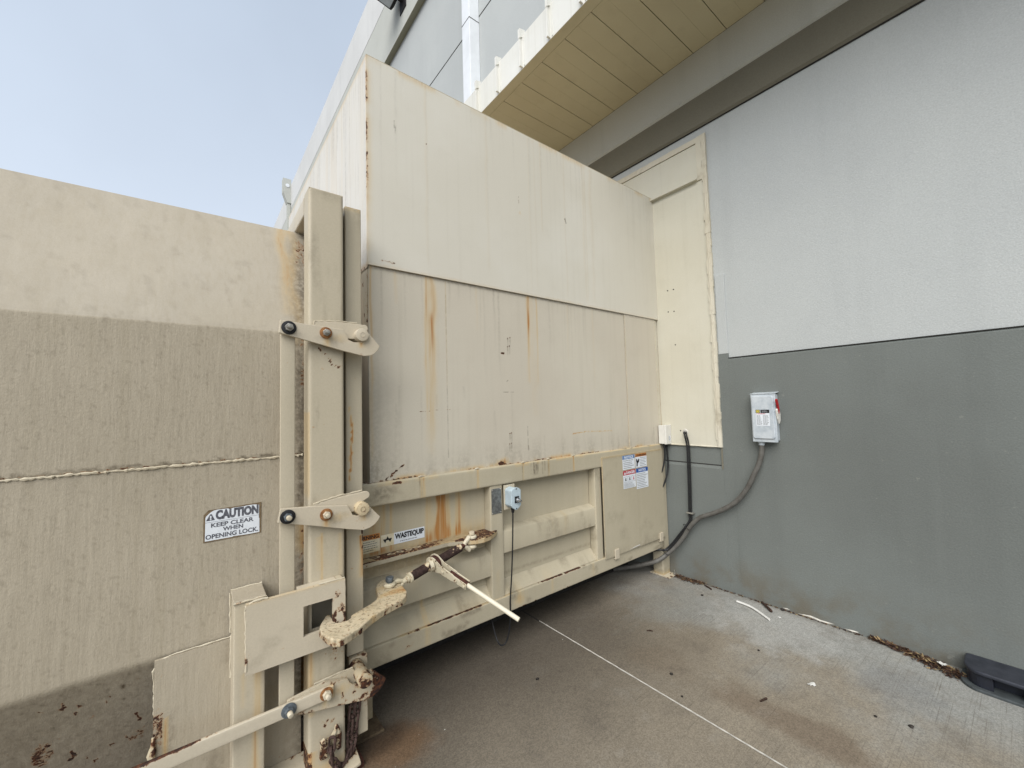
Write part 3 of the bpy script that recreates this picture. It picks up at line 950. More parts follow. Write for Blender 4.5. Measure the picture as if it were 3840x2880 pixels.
mb = MB()
mb.grid((0.744, 2.212, 1.205), (2.276, 0, 0), (0, 0, 1.198), 400, 210)
mb.grid((0.744, 4.5, 1.0), (0, -2.288, 0), (0, 0, 1.40), 60, 40)
mb.grid((0.744, 4.5, 2.403), (0, -2.288, 0), (2.80, 0, 0), 1, 1)
mb.grid((3.545, 2.212, 1.0), (0, 2.288, 0), (0, 0, 1.40), 1, 1)
mb.build('chute', M['chute'], T, paint=p_lower)
mb = MB()
mb.gbox(3.022, 3.492, 2.206, 2.25, 1.208, 2.402, 0.012, '-y')
mb.build('patch_panel', M['chute'], T, paint=p_lower)
mb = MB()
mb.tube([(3.021 + random.uniform(-0.001, 0.001), 2.2055, 1.22 + k * 0.0117) for k in range(101)], [random.choice((0.0012, 0.0012, 0.002, 0.0045)) for k in range(101)], 6)
mb.build('weld_bead', M['weld'], T)
mb = MB()
mb.tube([(3.494 + random.uniform(-0.001, 0.001), 2.2055, 1.42 + k * 0.0117) for k in range(84)], [random.choice((0.0012, 0.0012, 0.002, 0.004)) for k in range(84)], 6)
mb.build('weld_bead', M['weld'], T)
mb = MB().box(3.496, 3.552, 2.218, 2.30, 1.20, 2.402)
mb.build('closure_strip', M['cream'], T)
mb = MB().prism([(0.7435, 2.215, 2.386), (0.7435, 2.33, 2.386), (0.7435, 2.225, 1.92)], (-0.006, 0, 0))
mb.build('corner_gusset', M['rusty'], T, bevel=0.002)


def p_rail(X, Y, Z):
    rust = np.zeros_like(X)
    grime_shade = np.zeros_like(X)
    chip = np.zeros_like(X)
    f = (Y < 2.205) | (Z > 1.2)
    for x0, a, g in ((1.03, 0.55, 0.9), (1.415, 0.75, 0.35), (1.79, 0.45, 0.8), (2.03, 0.5, 0.9), (2.29, 0.8, 0.2), (1.047, 0.6, 0.4)):
        rust += run(X, Z, x0, 0.008, 1.213, 1.085, a, int(x0 * 50), 0.3, 0.3)
        grime_shade += run(X, Z, x0 - 0.006, 0.005, 1.213, 1.085, g * 0.6, int(x0 * 51), 0.3, 0.4)
    for i in range(12):
        x0 = 1.85 + 0.2 * random.random()
        grime_shade += run(X, Z, x0, 0.004, 1.20, 1.13 - 0.03 * random.random(), 0.55, i)
    chip += np.where(Z > 1.17, line(X, Z, 0.86, 1.197, 0.92, 1.199, 0.008, 0.8, 3) + blotch(X, Z, 0.82, 1.185, 0.03, 0.012, 0.45, 5, 50), 0)
    grime_shade += blotch(X, Z, 0.80, 1.14, 0.10, 0.06, 0.45, 5, 18)
    rust += np.where(Z > 1.202, sst(1.2, 2.0, X) * 0.55 * fbm(X * 9, Y * 30, 3), 0)
    rust += np.where(Z > 1.19, sst(0.5, 0.7, fbm(X * 8, Z * 0, 33)) * 0.3, 0)
    chip += np.where((Z > 1.209) & (Y > 2.2), sst(0.45, 0.65, fbm(X * 12, Y * 12, 3)) * 0.55, 0)
    return dict(rust=rust, grime_shade=grime_shade, chip=chip)


MB().rtube('x', 2.190, 2.285, 1.087, 1.2118, 0.70, 3.476, 0.010, 0.008).build('top_rail', M['body'], T, paint=p_rail)
for x0 in (1.03, 1.415, 1.79, 2.03, 2.29, 2.93, 3.02, 3.28):
    MB().tube([(x0 - 0.016, 2.196, 1.2125), (x0, 2.192, 1.216), (x0 + 0.018, 2.197, 1.2125)], 0.005, 6, jit=0.3).build('tack_weld', M['weld'], T)


def p_recess(X, Y, Z):
    rust = np.zeros_like(X)
    grime_shade = np.zeros_like(X)
    for x0, w, a in ((1.10, 0.012, 0.5), (1.125, 0.02, 0.35), (1.175, 0.014, 1.0), (1.19, 0.03, 0.75), (1.22, 0.022, 0.75), (1.25, 0.008, 0.55), (1.305, 0.01, 0.55), (1.325, 0.007, 0.5), (1.33, 0.03, 0.25),
                     (0.835, 0.012, 0.6), (0.878, 0.008, 0.6), (0.80, 0.02, 0.35), (0.76, 0.03, 0.4)):
        rust += run(X, Z, x0, w, 1.09, 0.80, a, int(x0 * 90), 0.5, 0.15)
    left = X < 1.52
    rust += np.where(left, sst(0.92, 0.805, Z) * (0.15 + 0.55 * fbm(X * 8, Z * 8, 6)) * sst(0.70, 0.85, Z + 0.06), 0)
    rust += np.where(left & (Z < 0.52), run(X, Z, 1.05, 0.012, 0.52, 0.30, 0.5, 3, 0.2, 0.3), 0)
    grime_shade += np.where(left, sst(0.86, 0.80, Z) * 0.3 * (Z > 0.7), 0)
    grime_shade += sst(0.02, 0.0, np.abs(Z - 0.48)) * 0.25
    return dict(rust=rust, grime_shade=grime_shade)


mb = MB().gbox(0.70, 2.535, 2.270, 2.30, 0.262, 1.0868, 0.009, '-y')
mb.build('recess_panel', M['body'], T, paint=p_recess)


def p_edge(X, Y, Z):
    n = fbm(X * 9 + Z * 6, Y * 9 + Z * 3, 4)
    return dict(grime_shade=sst(0.55, 0.8, n) * 0.35, rust=sst(0.6, 0.8, fbm(X * 20, Z * 4, 9)) * 0.15)


def p_rust_low(X, Y, Z):
    r = run(X, Z, 1.05, 0.012, 0.70, 0.25, 0.45, 3, 0.2, 0.3) + run(X, Z, 1.07, 0.006, 0.70, 0.25, 0.35, 5, 0.2, 0.3)
    r += sst(0.006, 0.0, np.abs(Z - 0.368)) * sst(0.42, 0.62, fbm(X * 5, Z * 0, 8)) * 0.5
    r += blotch(X, Z, 1.73, 0.33, 0.05, 0.06, 0.5, 3, 20) + run(X, Z, 2.03, 0.01, 0.36, 0.26, 0.4, 9) + run(X, Z, 2.47, 0.02, 0.36, 0.26, 0.25, 9)
    g = sst(0.55, 0.75, fbm(X * 10, Z * 14, 14)) * 0.35 + sst(2.7, 3.4, X) * sst(0.36, 0.40, Z + 0.05) * 0.4
    c = blotch(X, Z, 0.93, 0.305, 0.05, 0.02, 0.5, 5, 60) + line(X, Z, 1.45, 0.2625, 2.2, 0.2625, 0.004, 0.6, 2, 0.5)
    c += line(X, Z, 0.9, 0.366, 1.02, 0.3665, 0.004, 0.6, 2, 0.4) + line(X, Z, 1.06, 0.3665, 1.43, 0.3665, 0.003, 0.7, 2) + line(X, Z, 1.9, 0.3665, 2.38, 0.3665, 0.004, 0.75, 2, 0.2)
    return dict(rust=r, grime_shade=g, chip=c)


for x0, x1 in ((1.512, 1.613), (2.532, 2.606)):
    MB().rtube('z', x0, x1, 2.198, 2.2695, 0.367, 1.0865, 0.007, 0.02).build('stiffener', M['body'], T, paint=p_edge)
for x0, x1, prof in ((1.6135, 2.5315, [(2.2695, 0.800), (2.212, 0.778), (2.206, 0.770), (2.206, 0.638), (2.212, 0.633), (2.2695, 0.633)]),
                     (0.70, 1.5115, [(2.2695, 0.690), (2.212, 0.660), (2.206, 0.652), (2.206, 0.520), (2.212, 0.515), (2.2695, 0.515)])):
    MB().sweep(prof, 'x', np.linspace(x0, x1, 60)).build('side_rib', M['body'], T, paint=p_edge)
for x0, x1 in ((1.6135, 2.5315), (0.70, 1.5115)):
    MB().sweep([(2.2695, 0.446), (2.205, 0.372), (2.205, 0.3675), (2.2695, 0.3675)], 'x', np.linspace(x0, x1, 80), smooth=False).build('sloped_sill', M['body'], T, paint=p_rust_low)
MB().rtube('x', 2.190, 2.2690, 0.260, 0.3665, 0.70, 3.428, 0.006, 0.009).build('bottom_rail', M['body'], T, paint=p_rust_low)
MB().box(0.72, 3.42, 2.301, 4.45, 0.262, 1.0).build('body', M['body'], T)
MB().box(0.80, 3.40, 2.56, 2.64, 0.006, 0.2618).build('under_shade_block', M['under_shade'], T)  # added block: stops light under the body and reads as dark shade
# access door
mb = MB().gbox(2.610, 3.474, 2.178, 2.1895, 0.357, 1.166, 0.02, '-y')


def p_door(X, Y, Z):
    c = blotch(X, Z, 2.78, 1.125, 0.009, 0.009, 0.9, 3, 80) + blotch(X, Z, 3.30, 1.14, 0.009, 0.009, 0.9, 3, 80) + blotch(X, Z, 3.32, 0.72, 0.006, 0.008, 0.7, 3, 80)
    return dict(chip=c, grime_shade=sst(0.03, 0.0, 1.166 - Z) * 0.3 + run(X, Z, 2.78, 0.005, 1.12, 1.06, 0.5, 3) + sst(0.6, 0.8, fbm(X * 6, Z * 6, 3)) * 0.15 + sst(0.44, 0.36, Z) * 0.25 * fbm(X * 12, Z * 12, 3),
                rust=sst(0.02, 0.0, 1.166 - Z) * 0.35)


door = mb.build('access_door', M['body'], T, paint=p_door)
for x0, z0 in ((2.716, 0.349), (3.363, 0.347)):
    mb = MB().box(x0, x0 + 0.052, 2.166, 2.1775, z0 - 0.01, z0 + 0.062)
    mb.box(x0, x0 + 0.052, 2.166, 2.1895, z0 - 0.016, z0 - 0.0102)
    mb.build('door_hook', M['arm'], door, bevel=0.003)
mb = MB().prism([(2.93, 2.176, 0.365), (3.06, 2.172, 0.372), (3.05, 2.170, 0.380), (2.99, 2.172, 0.376)], (0, -0.002, 0))
mb.build('peeling_paint', M['strip'], door)

# warning labels on the door
mb = MB()
f = Face(mb, (2.868, 2.1765, 0.846))
VM = [M['vinyl'], M['vinylold'], M['paleblue'], M['blue'], M['crimson'], M['orangeink'], M['inkblack'], M['print']]
f.rect(0.000, 0.172, 0.190, 0.310, 0.0005, 0)
f.rect(0.001, 0.171, 0.277, 0.310, 0.0008, 2)
f.text('NOTICE', 0.026, 0.150, 0.282, 0.304, 0.0012, 0, 0.03)
f.text('Required Service', 0.012, 0.150, 0.258, 0.271, 0.0012, 7, 0.02)
f.small_print(0.012, 0.158, 0.196, 0.255, 4, 0.0012, 7, 0.34)
mb.build('notice_label', VM, door)
mb = MB()
f = Face(mb, (3.050, 2.1765, 0.846))
f.rect(0.0, 0.168, 0.190, 0.310, 0.0005, 0)
f.rect(0.001, 0.167, 0.282, 0.310, 0.0008, 5)
f.text('WARNING', 0.024, 0.164, 0.285, 0.306, 0.0012, 6, 0.03)
f.poly([(0.004, 0.286), (0.020, 0.286), (0.012, 0.303)], 0.0012, 6)
f.poly([(0.012, 0.2), (0.030, 0.2), (0.032, 0.225), (0.052, 0.238), (0.058, 0.258), (0.048, 0.268), (0.034, 0.246), (0.026, 0.262), (0.014, 0.268), (0.010, 0.25), (0.016, 0.235)], 0.0012, 6)
f.small_print(0.066, 0.162, 0.196, 0.278, 6, 0.0012, 7, 0.3)
mb.build('warning_label', VM, door)
mb = MB()
f = Face(mb, (2.869, 2.1765, 0.846))
f.rect(0.0, 0.176, 0.030, 0.181, 0.0005, 0)
f.rect(0.001, 0.175, 0.143, 0.181, 0.0008, 4)
f.text('DANGER', 0.044, 0.166, 0.150, 0.174, 0.0012, 0, 0.03)
f.poly([(0.014, 0.150), (0.038, 0.150), (0.026, 0.173)], 0.0012, 0)
for k in range(3):
    s = 0.012 + k * 0.056
    f.rect(s - 0.002, s + 0.046, 0.082, 0.130, 0.0010, 7)
    f.rect(s, s + 0.044, 0.084, 0.128, 0.0012, 0)
    f.poly([(s + 0.014, 0.094), (s + 0.032, 0.094), (s + 0.028, 0.108), (s + 0.03, 0.12), (s + 0.02, 0.122), (s + 0.016, 0.11)], 0.0014, 6 if k < 2 else 4)
f.small_print(0.010, 0.166, 0.034, 0.078, 5, 0.0012, 7, 0.36)
mb.build('danger_label', VM, door)
mb = MB()
f = Face(mb, (3.054, 2.1765, 0.846))
f.rect(0.0, 0.176, 0.004, 0.181, 0.0005, 0)
f.rect(0.001, 0.175, 0.145, 0.181, 0.0008, 3)
f.text('NOTICE', 0.036, 0.142, 0.152, 0.174, 0.0012, 0, 0.03)
f.small_print(0.010, 0.166, 0.010, 0.140, 9, 0.0012, 7, 0.32)
mb.build('notice_label', VM, door)


# leg column by the wall, front foot
def p_leg(X, Y, Z):
    return dict(grime_shade=sst(0.15, 0.0, Z) * 0.7 * fbm(X * 20, Z * 20, 3) + sst(0.5, 0.3, np.abs(Z - 0.33) * 4) * 0.5 * (X < 3.46), rust=sst(0.05, 0.0, Z) * 0.5)


leg = MB().rtube('z', 3.430, 3.548, 2.196, 2.30, 0.008, 1.203, 0.008, 0.02).build('rear_leg', M['body'], T, paint=p_leg)
MB().box(3.415, 3.5485, 2.125, 2.33, 0.0, 0.0078).build('foot_plate', M['rusty'], leg, bevel=0.002)
MB().cyl((3.52, 2.135, 0.0078), (3.52, 2.135, 0.05), 0.007, n=10).cyl((3.52, 2.135, 0.0078), (3.52, 2.135, 0.022), 0.014, n=6, smooth=False).build('anchor_bolt', M['zinc'], leg)
leg2 = MB().box(0.672, 0.745, 2.2, 2.26, 0.012, 0.259).build('front_leg', M['body'], T, bevel=0.004, paint=p_leg)
MB().box(0.62, 0.765, 2.09, 2.30, 0.0, 0.0118).build('foot_plate', M['dirtyplate'], leg2, bevel=0.002)

# lug shelf with raised characters
mb = MB()
out = [(0.690, 2.2695), (0.690, 2.196), (1.20, 2.199), (1.285, 2.160), (1.345, 2.120), (1.40, 2.108), (1.455, 2.122), (1.51, 2.155), (1.548, 2.182), (1.556, 2.1945), (1.510, 2.1955), (1.508, 2.2695)]
mb.prism([(x, y, 0.776) for x, y in out], (0, 0, 0.029))


def p_shelf(X, Y, Z):
    top = Z > 0.80
    return dict(chip=np.where(top, sst(0.30, 0.55, fbm(X * 7, Y * 18, 6)) * 0.62 + sst(0.95, 0.75, X) * 0.2, sst(0.9, 0.7, X) * 0.45 * fbm(X * 22, Z * 22, 3)),
                rust=np.where(top, 0.55 * fbm(X * 5, Y * 20, 3) + 0.2, sst(1.25, 1.35, X) * 0.5), grime_shade=np.where(top, 0.5, 0.1))


shelf = mb.build('binder_lug', M['body'], T, bevel=0.004, paint=p_shelf, refine=0.012)
mb = MB()
f = Face(mb, (0.715, 2.213, 0.8056), (1, 0, 0), (0, 1, 0))
f.text('D 6559', 0.02, 0.33, 0.008, 0.040, 0.0006, 0, 0.01)
mb.build('raised_number', M['hook'], shelf)
# makers plate and control bracket
mb = MB().box(1.522, 1.602, 2.1955, 2.1977, 0.905, 1.068)
pl = mb.build('nameplate', M['silverplate'], T, bevel=0.0008)
for x in (1.529, 1.595):
    for z in (0.912, 1.061):
        MB().cyl((x, 2.1954, z), (x, 2.192, z), 0.006, 0.004, n=10).build('rivet', M['zinc'], pl)
MB().box(1.614, 1.706, 2.186, 2.1895, 0.922, 1.082).build('control_bracket', M['weld'], T, bevel=0.002)
# decals on the recess panel
mb = MB()
f = Face(mb, (0.820, 2.2690, 0.842))
f.rect(0.0, 0.262, 0.0, 0.064, 0.0005, 1)
f.rect(0.075, 0.262, 0.0, 0.064, 0.0008, 0)
for cx, d in ((0.024, -1), (0.038, 1), (0.052, -1)):
    cz = 0.030 if d < 0 else 0.042
    f.poly([(cx - 0.012, cz - 0.010 * d), (cx + 0.012, cz - 0.010 * d), (cx, cz + 0.012 * d)][::d], 0.0012, 6)
f.text('WASTEQUIP', 0.080, 0.258, 0.021, 0.057, 0.0012, 6, 0.055)
f.small_print(0.11, 0.225, 0.006, 0.016, 1, 0.0012, 7, 0.4)
mb.build('maker_decal', VM, T)
mb = MB()
f = Face(mb, (0.640, 2.2690, 0.828))
f.rect(0.0, 0.174, 0.0, 0.096, 0.0005, 1)
f.rect(0.0, 0.174, 0.068, 0.096, 0.0009, 5)
f.text('WARNING', 0.030, 0.168, 0.072, 0.092, 0.0012, 6, 0.03)
f.small_print(0.07, 0.168, 0.006, 0.064, 5, 0.0012, 6, 0.22)
mb.build('warning_decal', VM, T)

# ================================================================== container
K = thing('waste_container', 'beige receiver container with locked rear door, latch arms and caution sticker', 'container', (-1.5, 3.0, 0))


def bend(p, q, s, r=0.012, n=5):
    p, q, s = Vector(p), Vector(q), Vector(s)
    a, b = q + (p - q).normalized() * r, q + (s - q).normalized() * r
    return [tuple(a.lerp(q, t).lerp(q.lerp(b, t), t)) for t in [k / n for k in range(n + 1)]]


pp = [(2.292, 2.532), (2.12, 1.978), (2.12, 0.676), (2.44, 0.02)]
prof = [pp[0]]
prof += bend(pp[0], pp[1], pp[2])
prof += bend(pp[1], pp[2], pp[3])
prof += [pp[3]]


def densify(pr, c):
    o = []
    for a, b in zip(pr[:-1], pr[1:]):
        m = max(1, int(math.hypot(a[0] - b[0], a[1] - b[1]) / c))
        o += [(a[0] + (b[0] - a[0]) * k / m, a[1] + (b[1] - a[1]) * k / m) for k in range(m)]
    return o + [pr[-1]]


dp_ = densify(prof, 0.009)
xs = list(np.linspace(-4.6, -0.8, 40))[:-1] + list(np.linspace(-0.8, 0.50, 144))
vs, fs = [], []
m = len(dp_)
for x in xs:
    for y, z in dp_:
        vs.append((x, y, z))
for i in range(len(xs) - 1):
    for j in range(m - 1):
        fs.append((i * m + j, i * m + j + 1, (i + 1) * m + j + 1, (i + 1) * m + j))


def p_cont(X, Y, Z):
    rust = np.zeros_like(X)
    grime_shade = np.zeros_like(X)
    chip = np.zeros_like(X)
    up = Z > 1.99
    rust += run(X, Z, 0.335, 0.02, 2.55, 2.05, 0.65, 3, 0.4, 0.7) + run(X, Z, 0.375, 0.025, 2.55, 1.9, 0.35, 4, 0.5, 0.5)
    grime_shade += sst(0.30, 0.40, X) * 0.28 * sst(2.6, 2.2, Z) + sst(0.34, 0.40, X) * 0.3  # panel gets steadily darker towards the post
    grime_shade += np.where(~up, sst(0.50, 0.8, fbm(X * 90, Z * 8, 4)) * 0.09 + sst(0.70, 0.76, fbm(X * 110, Z * 75, 14)) * 0.18, sst(0.62, 0.75, fbm(X * 26, Z * 20, 9)) * 0.10)
    chip += line(X, Z, -4.6, 1.4030, 0.40, 1.4100, 0.006, 0.50, 3, 0.45)
    grime_shade += line(X, Z, -4.6, 1.4035, 0.40, 1.4105, 0.010, 0.6, 4)
    up = Z > 1.978
    chip += np.where(X > 0.36, sst(0.02, 0, 0.395 - X) * sst(0.45, 0.6, fbm(Z * 5, Z * 0, 3)) * 0.4, 0)
    rust += np.where(X > 0.35, sst(0.04, 0, 0.395 - X) * sst(0.4, 0.6, fbm(Z * 3, Z * 0, 23)) * 0.8 * (Z < 1.45), 0)
    low = Z < 0.66
    chip += np.where(low & (X < -0.10), sst(0.56, 0.72, fbm(X * 12, Z * 12, 77)) * 0.52 * sst(0.72, 0.45, Z), 0)
    for i in range(26):
        xx, zz = random.uniform(-0.62, -0.14), random.uniform(0.12, 0.60)
        chip += line(X, Z, xx, zz, xx + random.uniform(-0.012, 0.018), zz + random.uniform(0.004, 0.04), random.uniform(0.004, 0.009), 0.62, i)
    chip += line(X, Z, -0.345, 0.33, -0.344, 0.37, 0.012, 0.75, 3)
    grime_shade += np.where(low & (X < -0.10), 0.22, 0)  # even darkening paints in the shade of the downward-facing panel
    grime_shade += line(X, Z, -0.2, 0.60, -0.205, 0.5, 0.003, 0.7, 3)
    pale = np.where(up, 0.06 + 0.16 * fbm(X * 4, Z * 4, 2), 0)
    return dict(rust=rust, grime_shade=grime_shade, chip=chip, pale=pale)


MB().add(vs, fs, 0, True).build('side_panel', M['cont'], K, paint=p_cont)
mb = MB()
mb.box(-4.6, 0.49, 2.45, 4.4, 0.05, 2.52)
mb.build('container_body', M['cont'], K)


def bead(path, r, jit=0.35, step=0.014):
    P = [Vector(path[0])]
    for a, b in zip(path[:-1], path[1:]):
        a, b = Vector(a), Vector(b)
        k = max(1, int((b - a).length / step))
        P += [a.lerp(b, i / k) + Vector((random.uniform(-1, 1), random.uniform(-1, 1), random.uniform(-1, 1))) * r * 0.3 for i in range(1, k + 1)]
    return P


MB().tube(bead([(-4.6, 2.1185, 1.395), (0.40, 2.1185, 1.402)], 0.006, step=0.009), 0.0046, 6, jit=0.6).build('weld_bead', M['weld'], K)
# reinforcing plate at the foot
mb = MB().gbox(-0.110, 0.39, 2.100, 2.113, 0.02, 0.676, 0.012, '-y-x')


def p_foot(X, Y, Z):
    c = np.where(X < -0.085, sst(0.56, 0.45, Z) * 0.5 * sst(0.3, 0.5, fbm(Z * 9, X * 30, 3)), 0) + sst(0.68, 0.8, fbm(X * 26, Z * 26, 33)) * 0.35
    return dict(chip=c, grime_shade=sst(0.5, 0.75, fbm(X * 16, Z * 5, 4)) * 0.3 + sst(0.35, 0.39, X) * 0.3 + sst(0.25, 0.39, X) * 0.2, rust=run(X, Z, -0.075, 0.004, 0.45, 0.2, 0.8, 3))


MB.build(mb, 'reinforcing_plate', M['cont'], K, paint=p_foot)
MB().tube(bead([(-0.105, 2.104, 0.36), (-0.113, 2.104, 0.64), (-0.100, 2.104, 0.672), (-0.06, 2.105, 0.680), (0.13, 2.105, 0.682)], 0.004), 0.0028, 6, jit=0.5).build('weld_bead', M['weld'], K)
mb = MB().tube(bead([(-0.118, 2.095, 0.02), (-0.116, 2.09, 0.30), (-0.108, 2.10, 0.40)], 0.009), 0.009, 6, jit=0.5)
mb.build('rusted_edge_weld', M['scab'], K)
# stub column
def p_stub(X, Y, Z):
    r = run(X, Z, 0.205, 0.012, 0.60, 0.1, 0.75, 3, 0.2, 0.2) + run(X, Z, 0.16, 0.004, 0.58, 0.45, 0.4, 3)
    return dict(rust=r, grime_shade=sst(0.55, 0.75, fbm(X * 20, Z * 6, 5)) * 0.2)


MB().rtube('z', 0.128, 0.236, 1.972, 2.0995, 0.02, 0.856, 0.006, 0.012).build('stub_column', M['post'], K, paint=p_stub)
MB().box(0.126, 0.238, 1.968, 2.11, 0.8565, 0.866).build('stub_cap', M['cont'], K, bevel=0.003)
MB().tube(bead([(0.126, 1.968, 0.858), (0.238, 1.968, 0.860)], 0.005), 0.0037, 6, jit=0.3).build('weld_bead', M['weld'], K)
MB().tube(bead([(0.126, 2.108, 0.868), (0.238, 2.108, 0.868)], 0.005), 0.0037, 6, jit=0.3).build('weld_bead', M['weld'], K)
MB().tube(bead([(0.126, 2.10, 0.70), (0.124, 2.10, 0.86)], 0.005), 0.0037, 6, jit=0.3).build('weld_bead', M['weld'], K)
MB().tube(bead([(0.127, 2.098, 0.52), (0.127, 2.098, 0.69)], 0.004), 0.0031, 6, jit=0.3).build('weld_bead', M['weld'], K)
# bracket plate with its window
Z0, Z1, X0, X1 = 0.608, 0.871, 0.162, 0.526
w = (0.361, 0.476, 0.681, 0.803)
mb = MB()
for a in ((X0, w[0], Z0, Z1), (w[1], X1, Z0, Z1), (w[0], w[1], Z0, w[2]), (w[0], w[1], w[3], Z1)):
    mb.gbox(a[0], a[1], 1.895, 1.914, a[2], a[3], 0.007)


def p_brk(X, Y, Z):
    d = np.maximum(np.maximum(w[0] - X, X - w[1]), np.maximum(w[2] - Z, Z - w[3]))
    c = np.where(X > 0.468, sst(0.835, 0.72, Z) * 0.62 * sst(0.25, 0.5, fbm(X * 40, Z * 24, 3)), 0)
    c += sst(0.012, 0.0, np.abs(d)) * 0.30 * fbm(X * 20, Z * 20, 8) + blotch(X, Z, 0.495, 0.82, 0.02, 0.03, 0.5, 4, 60)
    c += np.where(Z > 0.867, 0.3, 0)
    return dict(chip=c, grime_shade=sst(0.6, 0.8, fbm(X * 10, Z * 10, 3)) * 0.15, rust=sst(0.01, 0, Z1 - Z) * 0.3)


mb.build('bracket_plate', M['arm'], K, paint=p_brk)
MB().box(0.496, 0.524, 1.9145, 1.9645, 0.61, 0.868).build('spacer_light_block', M['rusty'], K)
MB().box(0.17, 0.23, 1.9145, 1.9715, 0.612, 0.852).build('spacer_light_block', M['post'], K)
MB().box(0.335, 0.356, 1.9145, 1.9645, 0.633, 0.845).build('spacer_light_block', M['arm'], K)  # added to shut light out so the plate window stays dark
MB().box(0.345, 0.4955, 1.9145, 1.9645, 0.846, 0.866).build('spacer_light_block', M['arm'], K)
MB().box(0.345, 0.4955, 1.9145, 1.9645, 0.612, 0.632).build('spacer_light_block', M['arm'], K)  # added below the window to keep its inside in shade
MB().tube(bead([(0.164, 1.898, 0.625), (0.162, 1.90, 0.864), (0.186, 1.902, 0.874), (0.234, 1.902, 0.876)], 0.006), 0.0046, 7, jit=0.25).build('weld_bead', M['weld'], K)
MB().tube(bead([(0.42, 1.900, 0.874), (0.524, 1.900, 0.874)], 0.005), 0.0037, 6, jit=0.4).build('weld_bead', M['weld'], K)
MB().tube(bead([(0.527, 1.905, 0.612), (0.527, 1.905, 0.868)], 0.004), 0.0031, 6, jit=0.3).build('weld_bead', M['weld'], K)


# posts
def p_post(X, Y, Z):
    f = Y < 1.975
    rust = np.where(f, run(X, Z, 0.446, 0.004, 1.06, 0.84, 0.7, 3, 0.2, 0.2) + run(X, Z, 0.52, 0.012, 1.05, 0.85, 0.3, 5) + run(X, Z, 0.43, 0.02, 1.05, 0.9, 0.25, 5), 0)
    rust += run(X, Z, 0.405, 0.012, 0.58, 0.30, 0.8, 7, 0.2, 0.3) + run(X, Z, 0.40, 0.02, 0.16, 0.06, 0.8, 7)
    rust += sst(0.05, 0.0, np.abs(Z - 0.07)) * 0.5
    rust += np.where(X < 0.40, sst(0.5, 0.62, fbm(Z * 3, Z * 0, 3)) * 0.4 * (Z < 1.6), 0)
    chip = np.where(X < 0.41, sst(0.40, 0.2, Z) * 0.62 * sst(0.35, 0.55, fbm(Z * 14, X * 30, 3)), 0)
    chip += np.where(f, blotch(X, Z, 0.50, 0.54, 0.045, 0.07, 0.42, 3, 70) + blotch(X, Z, 0.47, 0.26, 0.04, 0.03, 0.45, 3, 70) + sst(0.02, 0, 0.545 - X) * sst(0.6, 0.2, Z) * 0.4, 0)
    for dx, a in ((0, 0.6), (0.012, 0.55), (0.022, 0.4)):
        pts = [(0.425 + dx * 0.4, 1.90), (0.45 + dx, 1.86), (0.49 + dx, 1.815), (0.542, 1.79 + dx)]
        for (xa, za), (xb, zb) in zip(pts[:-1], pts[1:]):
            chip += np.where(f, line(X, Z, xa, za, xb, zb, 0.004, a, 3, 0.15), 0)
    grime_shade = np.where(f, sst(0.10, 0.0, np.abs(Z - 1.90)) * 0.25 * fbm(X * 18, Z * 18, 3) + sst(0.06, 0.0, 2.625 - Z) * 0.3 * fbm(X * 30, Z * 10, 4), 0)
    grime_shade += np.where(f, sst(0.55, 0.8, fbm(X * 24, Z * 5, 4)) * 0.2, 0)
    return dict(rust=rust, chip=chip, grime_shade=grime_shade)


MB().rtube('z', 0.393, 0.545, 1.965, 2.072, 0.06, 2.622, 0.013, 0.007).build('rear_post', M['post'], K, paint=p_post,
                                                                                    cut=lambda c: c.y < 1.9651 and 0.407 < c.x < 0.50 and 0.672 < c.z < 0.812)
MB().box(0.395, 0.543, 1.967, 2.070, 2.6222, 2.627).build('post_cap', M['weld'], K)
MB().rtube('y', 0.393, 0.50, 2.534, 2.622, 2.073, 4.4, 0.008, 0.05).build('top_header', M['arm'], K)


def p_post2(X, Y, Z):
    r = np.where(Z > 1.25, line(X, Z, 0.583, 1.62, 0.600, 1.50, 0.008, 0.8, 3) + line(X, Z, 0.600, 1.50, 0.585, 1.27, 0.008, 0.9, 3), 0)
    r += run(X, Z, 0.641, 0.010, 1.0, 0.80, 1.0, 4, 0.6, 0.5) + sst(0.03, 0, 2.615 - Z) * 0.5
    return dict(rust=r, chip=line(X, Z, 0.643, 1.06, 0.645, 0.92, 0.006, 0.7, 3, 0.3) + blotch(X, Z, 0.645, 1.5, 0.004, 0.02, 0.6, 3), grime_shade=sst(0.15, 0, 2.615 - Z) * 0.4 * fbm(X * 40, Z * 5, 3))


MB().rtube('z', 0.570, 0.648, 2.03, 2.13, 0.462, 2.613, 0.006, 0.008).build('door_post', M['post'], K, paint=p_post2)
MB().tube(bead([(0.573, 2.032, 2.606), (0.645, 2.032, 2.606)], 0.003), 0.0025, 6, jit=0.4).build('weld_bead', M['weld'], K)
MB().box(0.575, 0.660, 2.015, 2.12, 0.10, 0.452).build('door_post_shoe', M['rusty'], K, bevel=0.004)
MB().box(0.549, 0.566, 2.06, 2.12, 0.10, 2.58).build('door_gap_filler', M['gap'], K)
# sill under the posts
mb = MB()
mb.prism([(0.236, 1.99, 0.06), (0.236, 2.10, 0.092), (0.60, 2.10, 0.092), (0.60, 1.93, 0.045), (0.40, 1.90, 0.03), (-0.12, 1.90, 0.03), (-0.12, 1.99, 0.03)], (0, 0, -0.012))
mb.build('floor_flange', M['rusty'], K, bevel=0.002)
MB().box(-4.6, 0.62, 1.955, 2.25, 0.0, 0.028).build('skid_rail', M['rust'], K)

# linkage bar
MB().rtube('z', 0.282, 0.338, 1.952, 1.964, 0.40, 1.975, 0.003, 0.02).build('linkage_bar', M['post'], K)


